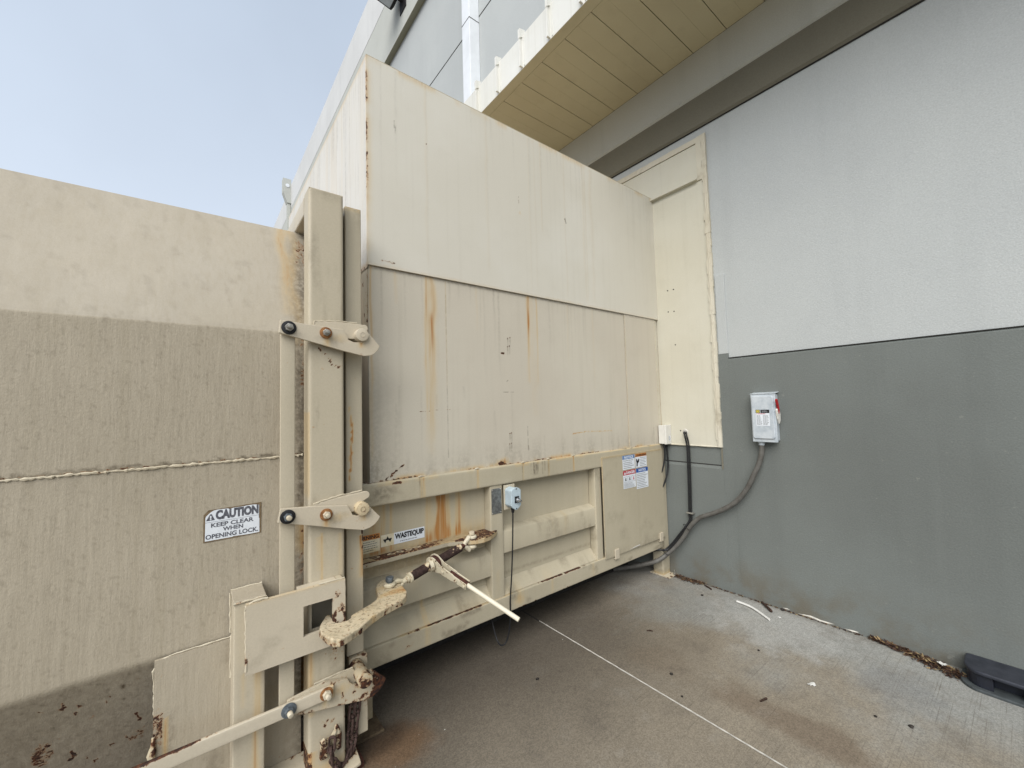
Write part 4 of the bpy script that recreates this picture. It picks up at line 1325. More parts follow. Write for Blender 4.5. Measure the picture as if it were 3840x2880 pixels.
def outline_arm(pts, y, th, name, mat, bev=0.0025, paint=None):
    return MB().prism([(x, y, z) for x, z in pts], (0, th, 0)).build(name, mat, K, bevel=bev, paint=paint, refine=0.009 if paint else 0)


def arc(cx, cz, r, a0, a1, n=8):
    return [(cx + r * math.cos(R(a0 + (a1 - a0) * k / n)), cz + r * math.sin(R(a0 + (a1 - a0) * k / n))) for k in range(n + 1)]


# fixed brackets behind the arms
outline_arm([(0.411, 1.975), (0.411, 2.005), (0.53, 2.013), (0.628, 2.011)] + arc(0.634, 1.995, 0.017, 85, -80) + [(0.622, 1.972), (0.600, 1.940), (0.42, 1.93)], 1.946, 0.018, 'latch_bracket', M['arm'])
outline_arm([(0.411, 1.150), (0.411, 1.200), (0.53, 1.218), (0.632, 1.224)] + arc(0.636, 1.206, 0.017, 85, -80) + [(0.622, 1.180), (0.600, 1.14), (0.42, 1.14)], 1.946, 0.018, 'latch_bracket', M['arm'])
outline_arm([(0.416, 0.40), (0.416, 0.447), (0.572, 0.449), (0.585, 0.430), (0.600, 0.40), (0.55, 0.36), (0.43, 0.36)], 1.946, 0.018, 'latch_bracket', M['rusty'])
MB().tube(bead([(0.414, 1.948, 1.99), (0.414, 1.948, 2.006), (0.53, 1.95, 2.017), (0.60, 1.955, 2.016)], 0.005), 0.0037, 6, jit=0.4).build('weld_bead', M['weld'], K)
MB().tube(bead([(0.408, 1.948, 1.17), (0.409, 1.948, 1.203), (0.53, 1.95, 1.223), (0.62, 1.955, 1.229)], 0.005), 0.0037, 6, jit=0.4).build('weld_bead', M['weld'], K)
MB().tube(bead([(0.413, 1.948, 0.42), (0.414, 1.948, 0.450), (0.57, 1.95, 0.453)], 0.005), 0.0037, 6, jit=0.4).build('weld_bead', M['weld'], K)


def arm_paint(px, pz, sx, sz):
    def p(X, Y, Z):
        low = pz < 0.6
        c0 = (sst(0.625, 0.665, X) * 0.75 + sst(0.03, 0.0, Z - (0.302 + 0.2 * np.abs(X - 0.62))) * 0.45) if low else 0
        return dict(rust=run(X, Z, px, 0.012, pz - 0.02, pz - 0.07, 0.7, 3) + blotch(X, Z, px + 0.05, pz - 0.02, 0.05, 0.02, 0.35, 3, 30) + run(X, Z, sx, 0.012, sz - 0.035, sz - 0.06, 0.8, 5),
                    chip=c0 + blotch(X, Z, sx + 0.005, sz - 0.092, 0.012, 0.010, 0.7, 5, 50) + blotch(X, Z, sx - 0.005, sz - 0.036, 0.025, 0.010, 0.55, 5, 50), grime_shade=blotch(X, Z, px + 0.02, pz - 0.03, 0.06, 0.03, 0.3, 3, 40))
    return p


def arm(pts, px, pz, sx, sz, mat, y=1.926):
    # outline is filled with a fine grid so that marks can be painted on it
    return outline_arm(pts, y, 0.016, 'latch_arm', mat, 0.002, arm_paint(px, pz, sx, sz))


a1 = arm([(0.272, 1.938), (0.277, 1.993), (0.37, 1.986), (0.528, 1.976), (0.551, 1.944), (0.553, 1.930), (0.580, 1.920), (0.606, 1.922), (0.632, 1.938), (0.648, 1.968), (0.700, 1.910), (0.690, 1.890)] +
         [(0.672, 1.870), (0.655, 1.862), (0.623, 1.858), (0.53, 1.877), (0.40, 1.908)], 0.456, 1.953, 0.612, 1.955, M['arm'])
a2 = arm([(0.271, 1.152), (0.281, 1.207), (0.402, 1.197), (0.546, 1.177), (0.560, 1.150), (0.569, 1.130), (0.590, 1.122), (0.615, 1.126), (0.634, 1.140), (0.648, 1.152), (0.694, 1.100), (0.684, 1.084),
          (0.668, 1.069), (0.645, 1.058), (0.617, 1.053), (0.545, 1.072), (0.40, 1.116)], 0.456, 1.153, 0.611, 1.154, M['arm'])
a3 = arm([(0.30, 0.385), (0.31, 0.436), (0.45, 0.452), (0.545, 0.424), (0.552, 0.408), (0.566, 0.392), (0.585, 0.384), (0.606, 0.384), (0.624, 0.396), (0.636, 0.424), (0.652, 0.420), (0.714, 0.357),
          (0.702, 0.335), (0.680, 0.315), (0.650, 0.302), (0.60, 0.306), (0.50, 0.330), (0.37, 0.356)], 0.448, 0.413, 0.604, 0.42, M['rusty'])
# hand lever carried by the lowest arm
lv = MB().rtube('x', 1.910, 1.9255, 0.383, 0.434, -0.32, 0.480, 0.004, 0.01).build('hand_lever', M['arm'], K,
                                                                                   paint=lambda X, Y, Z: dict(chip=sst(0.424, 0.433, Z) * sst(0.10, -0.05, X) * 0.6 + sst(0.43, 0.434, Z) * 0.25, rust=sst(0.03, 0, 0.48 - X) * 0.6))


def bolt(par, x, z, y, wr, hr, wm, bm_, tilt=0.0):
    o = MB().cyl((x, y, z), (x, y - 0.005, z), wr, n=28).build('washer', wm, par, bevel=0.0015)
    MB().cyl((x, y - 0.005, z), (x, y - 0.020, z), hr, n=6, smooth=False).build('nut', bm_, par, bevel=0.0015)
    MB().cyl((x, y - 0.020, z), (x + 0.002, y - 0.038, z - tilt), hr * 0.62, hr * 0.55, n=16).build('bolt_end', M['weld'] if bm_ != M['zinc'] else M['zinc'], par, bevel=0.002)


bolt(a1, 0.309, 1.962, 1.926, 0.029, 0.017, M['black'], M['zinc'])
bolt(a1, 0.456, 1.953, 1.926, 0.026, 0.016, M['rustwasher'], M['zinc'])
bolt(a2, 0.307, 1.171, 1.926, 0.029, 0.017, M['black'], M['blueplate'])
bolt(a2, 0.456, 1.153, 1.926, 0.026, 0.016, M['rustwasher'], M['arm'])
bolt(lv, 0.311, 0.410, 1.910, 0.028, 0.018, M['blueplate'], M['blueplate'], 0.004)
bolt(lv, 0.452, 0.412, 1.910, 0.026, 0.018, M['rustwasher'], M['weld'])
# lock pins
for x, z, y1, mt in ((0.612, 1.956, 1.908, M['arm']), (0.609, 1.153, 1.905, M['hook']), (0.604, 0.418, 1.868, M['scab'])):
    o = MB().cyl((x, 2.03, z), (x, y1, z), 0.030, n=32).build('lock_pin', mt, K, bevel=0.003)
    MB().tube([(x + 0.011 * math.cos(t), y1 - 0.0005, z + 0.011 * math.sin(t)) for t in [2 * math.pi * k / 20 for k in range(20)]], 0.0014, 5, closed=True).build('pin_face_ring', mt, o)
# chain keepers at the foot of the post
mb = MB().prism([(0.434, 1.965, 0.125), (0.466, 1.965, 0.125), (0.472, 1.955, 0.205), (0.452, 1.935, 0.212), (0.446, 1.925, 0.232), (0.428, 1.93, 0.218), (0.437, 1.95, 0.195)], (0.0, -0.022, 0))
mb.build('chain_keeper', M['scab'], K, bevel=0.004)
mb = MB().prism([(0.484, 1.965, 0.17), (0.505, 1.96, 0.135), (0.520, 1.96, 0.14), (0.522, 1.96, 0.20), (0.510, 1.95, 0.235), (0.502, 1.945, 0.25), (0.493, 1.945, 0.245), (0.490, 1.95, 0.225), (0.480, 1.96, 0.205)], (0, -0.020, 0))
mb.build('chain_keeper', M['scab'], K, bevel=0.004)

# caution sticker (worn along its upper edge) over the ghost of an older one
mb = MB()
f = Face(mb, (0.036, 2.1187, 1.082))
SM = [M['vinyl'], M['ink'], M['glue']]
f.poly([(-0.004, -0.004), (0.198, -0.002), (0.199, 0.130), (0.1, 0.127), (0.012, 0.126), (-0.004, 0.108)], 0.0006, 2)
top = [(0.002, 0.095), (0.004, 0.101), (0.012, 0.110), (0.022, 0.118), (0.030, 0.1225), (0.045, 0.124), (0.062, 0.1235), (0.079, 0.1225), (0.084, 0.1175), (0.090, 0.1215), (0.104, 0.1225), (0.125, 0.122), (0.150, 0.124), (0.172, 0.1235), (0.190, 0.120)]
f.poly([(0.001, 0.0015), (0.094, 0.0015), (0.098, 0.0035), (0.150, 0.0008), (0.192, 0.002), (0.1915, 0.06), (0.1895, 0.065), (0.190, 0.075)] + top[::-1], 0.0011, 0)
f.rect(0.002, 0.190, 0.0755, 0.0765, 0.0015, 1)
f.text('CAUTION', 0.036, 0.188, 0.082, 0.1215, 0.0015, 1, 0.062)
f.poly([(0.004, 0.083), (0.034, 0.083), (0.022, 0.110), (0.017, 0.108)], 0.0014, 1)
f.text('!', 0.0165, 0.0225, 0.085, 0.103, 0.0018, 0, 0.05)
f.text('KEEP CLEAR', 0.021, 0.170, 0.0535, 0.0710, 0.0015, 1, 0.03)
f.text('WHEN', 0.061, 0.132, 0.0325, 0.0495, 0.0015, 1, 0.03)
f.text('OPENING LOCK.', 0.003, 0.187, 0.0075, 0.0265, 0.0015, 1, 0.03)
mb.build('caution_sticker', SM, K)

# ================================================================== chain
H = thing('chain', 'rusty steel chain looped from the post shoe to the keepers at its foot', 'chain', (0.56, 1.97, 0.1))
cp = [(0.612, 2.006, 0.262), (0.604, 2.000, 0.215), (0.592, 1.992, 0.165), (0.588, 1.985, 0.125), (0.575, 1.98, 0.085), (0.553, 1.968, 0.052), (0.527, 1.95, 0.05), (0.502, 1.938, 0.075), (0.482, 1.93, 0.115), (0.474, 1.925, 0.165), (0.478, 1.925, 0.205)]
cp2 = [(0.585, 2.004, 0.255), (0.578, 1.996, 0.205), (0.570, 1.988, 0.155), (0.566, 1.98, 0.110), (0.562, 1.976, 0.075)]


def link(a, b, roll):
    a, b = Vector(a), Vector(b)
    d = (b - a)
    L_ = d.length * 0.5 + 0.010
    d.normalize()
    s = d.orthogonal().normalized()
    s = Matrix.Rotation(roll, 3, d) @ s
    c = (a + b) / 2
    w_ = 0.0125
    P = []
    for k in range(18):
        t = 2 * math.pi * k / 18
        P.append(c + d * ((L_ - w_) * (1 if math.cos(t) >= 0 else -1) + w_ * math.cos(t)) + s * w_ * math.sin(t))
    MB().tube(P, 0.0062, 7, closed=True, jit=0.08).build('chain_link', M['chainrust'], H)


for path in (cp, cp2):
    for i in range(len(path) - 1):
        link(path[i], path[i + 1], 0.4 + (i % 2) * math.pi / 2)
MB().tube([(0.604 + 0.028 * math.cos(t), 2.006 - 0.004 * math.sin(t), 0.268 + 0.022 * math.sin(t)) for t in [2 * math.pi * k / 24 for k in range(24)]], 0.006, 7, closed=True).build('anchor_ring', M['chainrust'], H)

# ================================================================== ratchet binder
Q = thing('ratchet_binder', 'worn cream ratchet binder hooking the container plate to the compactor lug', 'ratchet binder', (1.04, 2.1, 0.7))
hk = [(0.429, 1.912), (0.415, 1.87), (0.424, 1.80), (0.440, 1.755), (0.462, 1.738), (0.490, 1.744), (0.551, 1.774), (0.618, 1.826), (0.68, 1.858), (0.735, 1.877), (0.784, 1.893), (0.815, 1.92), (0.838, 1.965), (0.846, 2.03),
      (0.850, 2.10), (0.840, 2.15), (0.815, 2.178), (0.786, 2.175), (0.755, 2.148), (0.732, 2.105), (0.722, 2.06), (0.712, 2.015), (0.690, 1.978), (0.650, 1.950), (0.595, 1.925), (0.568, 1.912), (0.552, 1.902), (0.548, 1.885), (0.530, 1.872), (0.500, 1.872), (0.484, 1.885), (0.482, 1.91),
      (0.482, 1.975), (0.466, 1.978)]
mb = MB().prism([(x, y, 0.671) for x, y in hk], (0, 0, 0.032))


def p_hook(X, Y, Z):
    sp = fbm(X * 130, Y * 130 + Z * 50, 5, 3)
    big_ = fbm(X * 14, Y * 14, 9)
    rim = Z < 0.695
    return dict(grime_shade=sst(0.50, 0.72, sp) * (0.25 + 0.5 * big_) + np.where(rim, 0.25 * fbm(X * 30, Z * 60, 4), 0), rust=sst(0.5, 0.7, fbm(X * 11, Y * 11, 19)) * 0.75,
                chip=sst(0.56, 0.7, fbm(X * 36, Y * 36, 29)) * 0.30 + np.where(rim, sst(0.5, 0.65, fbm(X * 24, Z * 24, 39)) * 0.45, 0))


mb.build('hook', M['hook'], Q, bevel=0.005, seg=3, paint=p_hook, refine=0.007)
P0, P1 = Vector((0.792, 2.072, 0.688)), Vector((1.344, 2.160, 0.790))
axis = (P1 - P0).normalized()
side = axis.cross(Vector((0, 0, 1))).normalized()
nrm_ = side.cross(axis).normalized()


def on_axis(t, s=0.0, n=0.0):
    return P0 + (P1 - P0) * t + side * s + nrm_ * n


# clevis round the hook
mb = MB()
ring = lambda c, nx, r: [c + Vector((r * math.cos(t), r * math.sin(t), 0)) for t in [2 * math.pi * k / 20 for k in range(20)]]
for dz in (0.0265, -0.0325):
    c = Vector((P0.x, P0.y, 0.687 + dz))
    mb.tube(ring(c, 0, 0.020), 0.0115, 8, closed=True)
    e = on_axis(0.15)
    mb.tube([c + Vector((0.026, 0.008, 0)), c.lerp(e, 0.55) + Vector((0, 0, dz * 0.35)), e], [0.0115, 0.0115, 0.010], 8)
mb.build('clevis', M['binder'], Q)
MB().cyl((P0.x, P0.y, 0.64), (P0.x, P0.y, 0.728), 0.012, n=16).cyl((P0.x, P0.y, 0.728), (P0.x, P0.y, 0.752), 0.021, n=6, smooth=False).build('clevis_bolt', M['blueplate'], Q, bevel=0.003)
# rods and barrel
MB().cyl(on_axis(0.13), on_axis(0.23), 0.0135, n=18).cyl(on_axis(0.175), on_axis(0.20), 0.021, 0.018, n=18).build('threaded_rod', M['binder'], Q, bevel=0.002)
MB().cyl(on_axis(0.20), on_axis(0.225), 0.029, n=28).build('collar', M['binder'], Q, bevel=0.003)
MB().cyl(on_axis(0.225), on_axis(0.83), 0.0245, n=32, segs=30).build('barrel', M['barrel'], Q)
MB().cyl(on_axis(0.83), on_axis(0.92), 0.0135, n=18).build('threaded_rod', M['rust'], Q)
# curved clevis over the lug
mb = MB()
e = on_axis(0.885)
for h_, k in ((0.020, 1.0), (-0.028, -1.0)):
    q = Vector((1.344, 2.160, 0.79 + h_ * 1.15))
    mb.tube([e, e + axis * 0.02 + Vector((0, -0.004, k * 0.020)), e.lerp(q, 0.55) + Vector((0, -0.006, k * 0.022)), q + Vector((-0.024, 0.0, 0)), q], [0.013, 0.014, 0.014, 0.013, 0.012], 9)
    mb.tube([q + Vector((0.019 * math.cos(t), 0.019 * math.sin(t), 0)) for t in [2 * math.pi * j / 20 for j in range(20)]], 0.011, 8, closed=True)
mb.build('clevis', M['binder'], Q)
MB().cyl((1.344, 2.16, 0.745), (1.344, 2.16, 0.826), 0.010, n=14).cyl((1.344, 2.16, 0.826), (1.344, 2.16, 0.846), 0.018, n=6, smooth=False).cyl((1.344, 2.16, 0.74), (1.344, 2.16, 0.755), 0.017, n=6, smooth=False).build('clevis_bolt', M['hook'], Q, bevel=0.002)
# ratchet housing and handle
mid = on_axis(0.50)
tip = Vector((1.293, 1.65, 0.533))
hd = (tip - mid).normalized()
hx = (axis - hd * axis.dot(hd)).normalized()      # across the housing
hn = hx.cross(hd).normalized()


def plate(off, mat, name, grow=0.0):
    pts = []
    for k in range(17):
        t = R(80 + 200 * k / 16)
        pts.append((math.cos(t) * (0.046 + grow), math.sin(t) * (0.046 + grow)))
    pts += [(0.055, -0.026), (0.14, -0.023), (0.148, -0.018), (0.235, -0.017), (0.235, 0.017), (0.148, 0.018), (0.14, 0.023), (0.055, 0.026)]
    o = mid + hx * off
    MB().prism([o + hd * a + hn * b for a, b in pts], hx * 0.006).build(name, mat, Q, bevel=0.0015)


plate(-0.019, M['binder'], 'housing_plate')
plate(0.013, M['binder'], 'housing_plate')
MB().cyl(mid - hx * 0.0125, mid + hx * 0.0125, 0.040, n=22, smooth=False).build('ratchet_gear', M['rust'], Q)
MB().cyl(mid - axis * 0.040, mid - hx * 0.0185, 0.031, n=28).build('collar', M['binder'], Q)
for a in (0.075, 0.165, 0.222):
    for s in (-1, 1):
        p = mid + hd * a + hx * (0.0195 * s)
        MB().cyl(p, p + hx * (0.007 * s), 0.0085, n=12).build('housing_rivet', M['binder'], Q, bevel=0.001)
o = mid + hd * 0.05 + hn * 0.012
MB().prism([o - hx * 0.010, o + hd * 0.07 - hx * 0.010, o + hd * 0.085 + hn * 0.024 - hx * 0.010, o + hd * 0.060 + hn * 0.016 - hx * 0.010], hx * 0.020).build('pawl', M['rust'], Q, bevel=0.002)
MB().prism([mid + hd * 0.11 - hx * 0.0125 + hn * 0.013, mid + hd * 0.232 - hx * 0.0125 + hn * 0.013, mid + hd * 0.232 - hx * 0.0125 - hn * 0.013, mid + hd * 0.11 - hx * 0.0125 - hn * 0.013], hx * 0.025).build('handle_socket', M['rust'], Q, bevel=0.002)
MB().cyl(mid + hd * 0.215, tip, 0.0115, n=24, segs=20).build('handle', M['grip'], Q, bevel=0.0015)

# ================================================================== control station and its cord
G = thing('control_station', 'small blue-grey control box with chrome selector knob on the compactor rail', 'control box', (1.66, 2.15, 0.98))
mb = MB().prism([(x, 2.186, z) for x, z in ((1.622, 0.958), (1.632, 0.946), (1.654, 0.932), (1.662, 0.932), (1.684, 0.946), (1.694, 0.958), (1.694, 1.052), (1.684, 1.062), (1.664, 1.070), (1.652, 1.070), (1.632, 1.062), (1.622, 1.052))], (0, -0.068, 0))
mb.build('housing', M['ctrl'], G, bevel=0.004, seg=3)
mb = MB().prism([(x, 2.1175, z) for x, z in ((1.619, 0.956), (1.630, 0.943), (1.653, 0.929), (1.663, 0.929), (1.686, 0.943), (1.697, 0.956), (1.697, 1.054), (1.686, 1.065), (1.665, 1.073), (1.651, 1.073), (1.630, 1.065), (1.619, 1.054))], (0, -0.008, 0))
cv = mb.build('cover', M['ctrl'], G, bevel=0.003)
for z in (0.938, 1.064):
    MB().cyl((1.658, 2.1092, z), (1.658, 2.107, z), 0.004, n=10).build('cover_screw', M['black'], cv)
MB().box(1.644, 1.678, 2.1065, 2.109, 0.974, 1.016).build('legend_plate', M['inkblack'], G)
MB().cyl((1.662, 2.107, 0.994), (1.662, 2.092, 0.994), 0.015, n=24).cyl((1.662, 2.092, 0.994), (1.662, 2.066, 0.992), 0.0105, 0.009, n=20).build('selector_knob', M['chrome'], G, bevel=0.002)
MB().cyl((1.658, 2.150, 0.934), (1.658, 2.150, 0.905), 0.013, 0.009, n=16).build('cord_grip', M['black'], G)
pth = [(1.658, 2.150, 0.91), (1.655, 2.152, 0.80), (1.650, 2.156, 0.65), (1.645, 2.165, 0.50), (1.642, 2.175, 0.40), (1.641, 2.182, 0.33), (1.641, 2.184, 0.265), (1.638, 2.186, 0.20), (1.628, 2.19, 0.13), (1.608, 2.195, 0.078), (1.580, 2.20, 0.066), (1.560, 2.215, 0.085), (1.560, 2.26, 0.15), (1.58, 2.34, 0.25)]


def smooth(pts, n=6):
    P = [Vector(p) for p in pts]
    o = []
    for i in range(len(P) - 1):
        p0, p1, p2, p3 = P[max(0, i - 1)], P[i], P[i + 1], P[min(len(P) - 1, i + 2)]
        for k in range(n):
            t = k / n
            o.append(0.5 * ((2 * p1) + (p2 - p0) * t + (2 * p0 - 5 * p1 + 4 * p2 - p3) * t * t + (3 * p1 - p0 - 3 * p2 + p3) * t ** 3))
    return o + [P[-1]]


tag(MB().tube(smooth(pth), 0.0048, 8).build('power_cord', M['black']), 'thin black cord hanging from the small control box down under the compactor', 'cord')

# ================================================================== wall electrics
D = thing('disconnect_switch', 'grey metal disconnect switch box with red side handle on the dark wall', 'switch box', (3.50, 1.29, 1.46))
MB().box(3.490, 3.549, 1.212, 1.372, 1.285, 1.640).build('enclosure', M['galv'], D, bevel=0.003)
cv = MB().box(3.470, 3.4895, 1.203, 1.376, 1.274, 1.644).build('cover', M['galv'], D, bevel=0.003)
mb = MB()
pts = []
for cy, cz, a0 in ((1.232, 1.612, 90), (1.232, 1.318, 180), (1.350, 1.318, 270), (1.350, 1.612, 0)):
    pts += [(cy + 0.018 * math.cos(R(a0 + k * 22.5)), cz + 0.018 * math.sin(R(a0 + k * 22.5))) for k in range(5)]
pts = [(y, z) for y, z in pts]
mb.prism([(3.4698, y, z) for y, z in pts], (-0.011, 0, 0))
mb.build('cover_embossing', M['galv'], cv, bevel=0.005, seg=3)
MB().prism([(3.4655, 1.2005, 1.6445), (3.4655, 1.379, 1.6445), (3.549, 1.379, 1.656), (3.549, 1.2005, 1.656)], (0, 0, 0.005)).build('rain_hood', M['galv'], D, bevel=0.002)
mb = MB()
f = Face(mb, (3.4583, 1.339, 1.400), (0, -1, 0), (0, 0, 1))
DM = [M['vinyl'], M['inkblack'], M['yellowink'], M['crimson'], M['print']]
f.rect(0, 0.096, 0, 0.124, 0.0004, 0)
f.rect(0.0, 0.031, 0.098, 0.124, 0.0008, 1)
f.rect(0.034, 0.096, 0.098, 0.124, 0.0008, 1)
f.rect(0.004, 0.027, 0.101, 0.121, 0.0011, 2)
f.rect(0.009, 0.022, 0.105, 0.117, 0.0014, 1)
f.rect(0.011, 0.020, 0.107, 0.115, 0.0017, 2)
f.small_print(0.044, 0.086, 0.104, 0.119, 3, 0.0012, 0, 0.22)
f.text('!', 0.006, 0.010, 0.087, 0.096, 0.0010, 3, 0.03)
f.small_print(0.014, 0.09, 0.087, 0.097, 1, 0.0010, 3, 0.5)
f.small_print(0.005, 0.044, 0.006, 0.082, 9, 0.0010, 4, 0.4)
f.small_print(0.050, 0.092, 0.006, 0.082, 9, 0.0010, 4, 0.4)
mb.build('rating_label', DM, cv)
mb = MB().prism([(3.475, 1.2005, 1.535), (3.455, 1.2005, 1.520), (3.470, 1.2005, 1.455), (3.492, 1.2005, 1.415), (3.515, 1.2005, 1.44), (3.520, 1.2005, 1.49), (3.500, 1.2005, 1.53)], (0, -0.012, 0))
mb.build('handle_base', M['boxwhite'], D, bevel=0.002)
mb = MB().prism([(3.440, 1.196, 1.600), (3.454, 1.196, 1.606), (3.468, 1.196, 1.580), (3.484, 1.196, 1.535), (3.482, 1.196, 1.490), (3.474, 1.196, 1.515), (3.455, 1.196, 1.560)], (0, -0.016, 0))
mb.build('red_handle', M['red'], D, bevel=0.004)
MB().cyl((3.512, 1.330, 1.285), (3.512, 1.330, 1.262), 0.026, n=24).cyl((3.512, 1.330, 1.262), (3.512, 1.330, 1.245), 0.022, n=8, smooth=False).build('conduit_fitting', M['galv'], D, bevel=0.002)

pth = [(3.512, 1.330, 1.262), (3.512, 1.334, 1.19), (3.508, 1.356, 1.10), (3.505, 1.392, 1.02), (3.502, 1.462, 0.878), (3.50, 1.566, 0.753), (3.50, 1.707, 0.659), (3.50, 1.80, 0.614), (3.50, 1.869, 0.574), (3.495, 1.943, 0.495), (3.488, 2.015, 0.380), (3.47, 2.085, 0.286), (3.425, 2.150, 0.210), (3.36, 2.205, 0.155), (3.28, 2.30, 0.115), (3.22, 2.40, 0.08), (3.15, 2.54, 0.035)]
tag(MB().tube(smooth(pth), 0.0195, 14).build('flexible_conduit', M['conduit']), 'thick grey flexible conduit curving from the switch box to under the compactor', 'conduit')

pa = [(3.548, 1.985, 1.325), (3.520, 1.975, 1.320), (3.508, 1.962, 1.29), (3.516, 1.951, 1.20), (3.516, 1.951, 1.044), (3.518, 1.957, 0.80), (3.522, 1.966, 0.60), (3.518, 1.966, 0.535), (3.495, 1.992, 0.48), (3.475, 2.04, 0.41), (3.455, 2.09, 0.335), (3.43, 2.135, 0.275), (3.40, 2.165, 0.25), (3.36, 2.20, 0.255), (3.32, 2.30, 0.22)]
tag(MB().tube(smooth(pa), 0.0078, 8).build('black_cable', M['black']), 'black cable from the white hole in the cream panel, left of its pair', 'cable', 'black cables down the wall')
pb = [(p[0] + 0.004, p[1] - 0.017, p[2]) for p in pa]
tag(MB().tube(smooth(pb), 0.0072, 8).build('black_cable', M['black']), 'black cable from the white hole in the cream panel, right of its pair', 'cable', 'black cables down the wall')
tag(MB().cyl((3.5475, 1.976, 1.328), (3.5385, 1.976, 1.328), 0.027, 0.018, n=18).build('hole_sealant', M['sealant']), 'white blob of sealant round the cable hole in the cream panel', 'sealant')
tag(MB().rtube('y', 3.506, 3.545, 0.596, 0.609, 1.925, 1.985, 0.003, 0.02).build('cable_clip', M['zinc']), 'small metal clip holding the two black cables to the dark wall', 'clip')
for (x, y, z), lab in (((3.484, 1.975, 0.482), 'black tie bundling the cables to the conduit below the metal clip'), ((3.420, 2.155, 0.232), 'black tie bundling the cables to the conduit in front of the compactor leg')):
    c = Vector((x, y, z))
    ax_ = Vector((-0.25, 0.55, -0.75)).normalized()
    s_ = ax_.orthogonal().normalized()
    t_ = ax_.cross(s_)
    tag(MB().tube([c + s_ * 0.034 * math.cos(t) + t_ * 0.034 * math.sin(t) for t in [2 * math.pi * k / 20 for k in range(20)]], 0.0025, 5, closed=True).build('cable_tie', M['black']), lab, 'cable tie', 'cable ties')

J = thing('junction_box', 'off-white junction box on the compactor corner beside the cream panel', 'junction box', (3.50, 2.16, 1.30))
MB().box(3.4585, 3.545, 2.140, 2.1955, 1.214, 1.386).build('enclosure', M['boxwhite'], J, bevel=0.003)
MB().box(3.4565, 3.547, 2.118, 2.1395, 1.210, 1.390).build('cover', M['boxwhite'], J, bevel=0.004, seg=3)
mb = MB()
f = Face(mb, (3.500, 2.1176, 1.240))
f.rect(0, 0.030, 0, 0.048, 0.0004, 0)
f.small_print(0.003, 0.028, 0.004, 0.044, 5, 0.0008, 4, 0.5)
mb.build('rating_label', DM, J)
for x in (3.485, 3.525):
    MB().cyl((x, 2.158, 1.2138), (x, 2.158, 1.175), 0.012, 0.010, n=14).build('cable_gland', M['black'], J)
for i, pts in enumerate(([(3.485, 2.158, 1.18), (3.486, 2.160, 1.10), (3.478, 2.166, 1.03), (3.462, 2.176, 0.97), (3.452, 2.190, 0.93), (3.450, 2.206, 0.90)],
                         [(3.525, 2.158, 1.18), (3.526, 2.154, 1.08), (3.522, 2.152, 1.00), (3.505, 2.158, 0.92), (3.480, 2.170, 0.85), (3.462, 2.184, 0.81), (3.452, 2.206, 0.79)])):
    tag(MB().tube(smooth(pts), 0.0075, 8).build('box_cable', M['black']), ('short black cable under the junction box, nearer the compactor door', 'longer black cable with pale sleeve under the junction box, nearer the wall')[i], 'cable')

# ================================================================== floodlight
Fl = thing('floodlight', 'black floodlight bracketed to the light cornice high on the building', 'floodlight', (3.40, 7.8, 10.5))
MB().box(3.425, 3.441, 7.70, 8.02, 10.22, 10.52).build('mounting_bracket', M['blackmetal'], Fl, bevel=0.004)
MB().cyl((3.43, 7.95, 10.52), (3.28, 7.95, 10.56), 0.035, n=14).build('arm', M['blackmetal'], Fl)
mb = MB()
mb.prism([(2.78, 7.80, 10.50), (3.30, 7.80, 10.42), (3.36, 7.80, 10.52), (3.36, 7.80, 10.78), (2.82, 7.80, 10.86)], (0, 0.40, 0))
hs = mb.build('housing', M['blackmetal'], Fl, bevel=0.015)
for k in range(7):
    MB().box(3.0 + k * 0.05, 3.02 + k * 0.05, 7.78, 8.22, 10.80, 10.90).build('cooling_fin', M['blackmetal'], hs)
MB().prism([(2.795, 7.84, 10.49), (2.80, 7.84, 10.497), (3.26, 7.84, 10.426), (3.255, 7.84, 10.418)], (0, 0.32, 0)).build('lens', M['glass'], hs)

# ================================================================== step platform by the wall
Pm = thing('step_platform', 'low black plastic step with grey base flange against the dark wall', 'step', (3.45, -0.1, 0))


def slab(x0, x1, y0, y1, z0, z1, r):
    pts = [(x0, y0), (x1, y0), (x1, y1)]
    rr = r
    pts = [(x1, y0), (x1, y1 - 0.012), (x1 - 0.012, y1)] + [(x0 + rr + rr * math.cos(R(90 + k * 11.25)), y1 - rr * 0.8 + rr * 0.8 * math.sin(R(90 + k * 11.25))) for k in range(9)] + [(x0, y0)]
    return MB().prism([(x, y, z0) for x, y in pts], (0, 0, z1 - z0))


slab(3.335, 3.546, -1.0, 0.348, 0.0, 0.016, 0.10).build('base_flange', M['plasticedge'], Pm, bevel=0.004)
slab(3.340, 3.546, -1.0, 0.330, 0.088, 0.108, 0.095).build('top', M['plasticworn'], Pm, bevel=0.007, seg=3)
mb = MB()
for a, b_ in ((0.222, 0.322), (-0.12, 0.112), (-1.0, -0.24)):
    if b_ > 0.3:
        mb2 = slab(3.362, 3.54, a, b_, 0.016, 0.088, 0.085)
        mb.add(mb2.v, mb2.f)
    else:
        mb.box(3.362, 3.54, a, b_, 0.0165, 0.0878)
mb.box(3.42, 3.539, -0.24, 0.222, 0.017, 0.0876)
mb.build('skirt', M['plastic'], Pm, bevel=0.002)

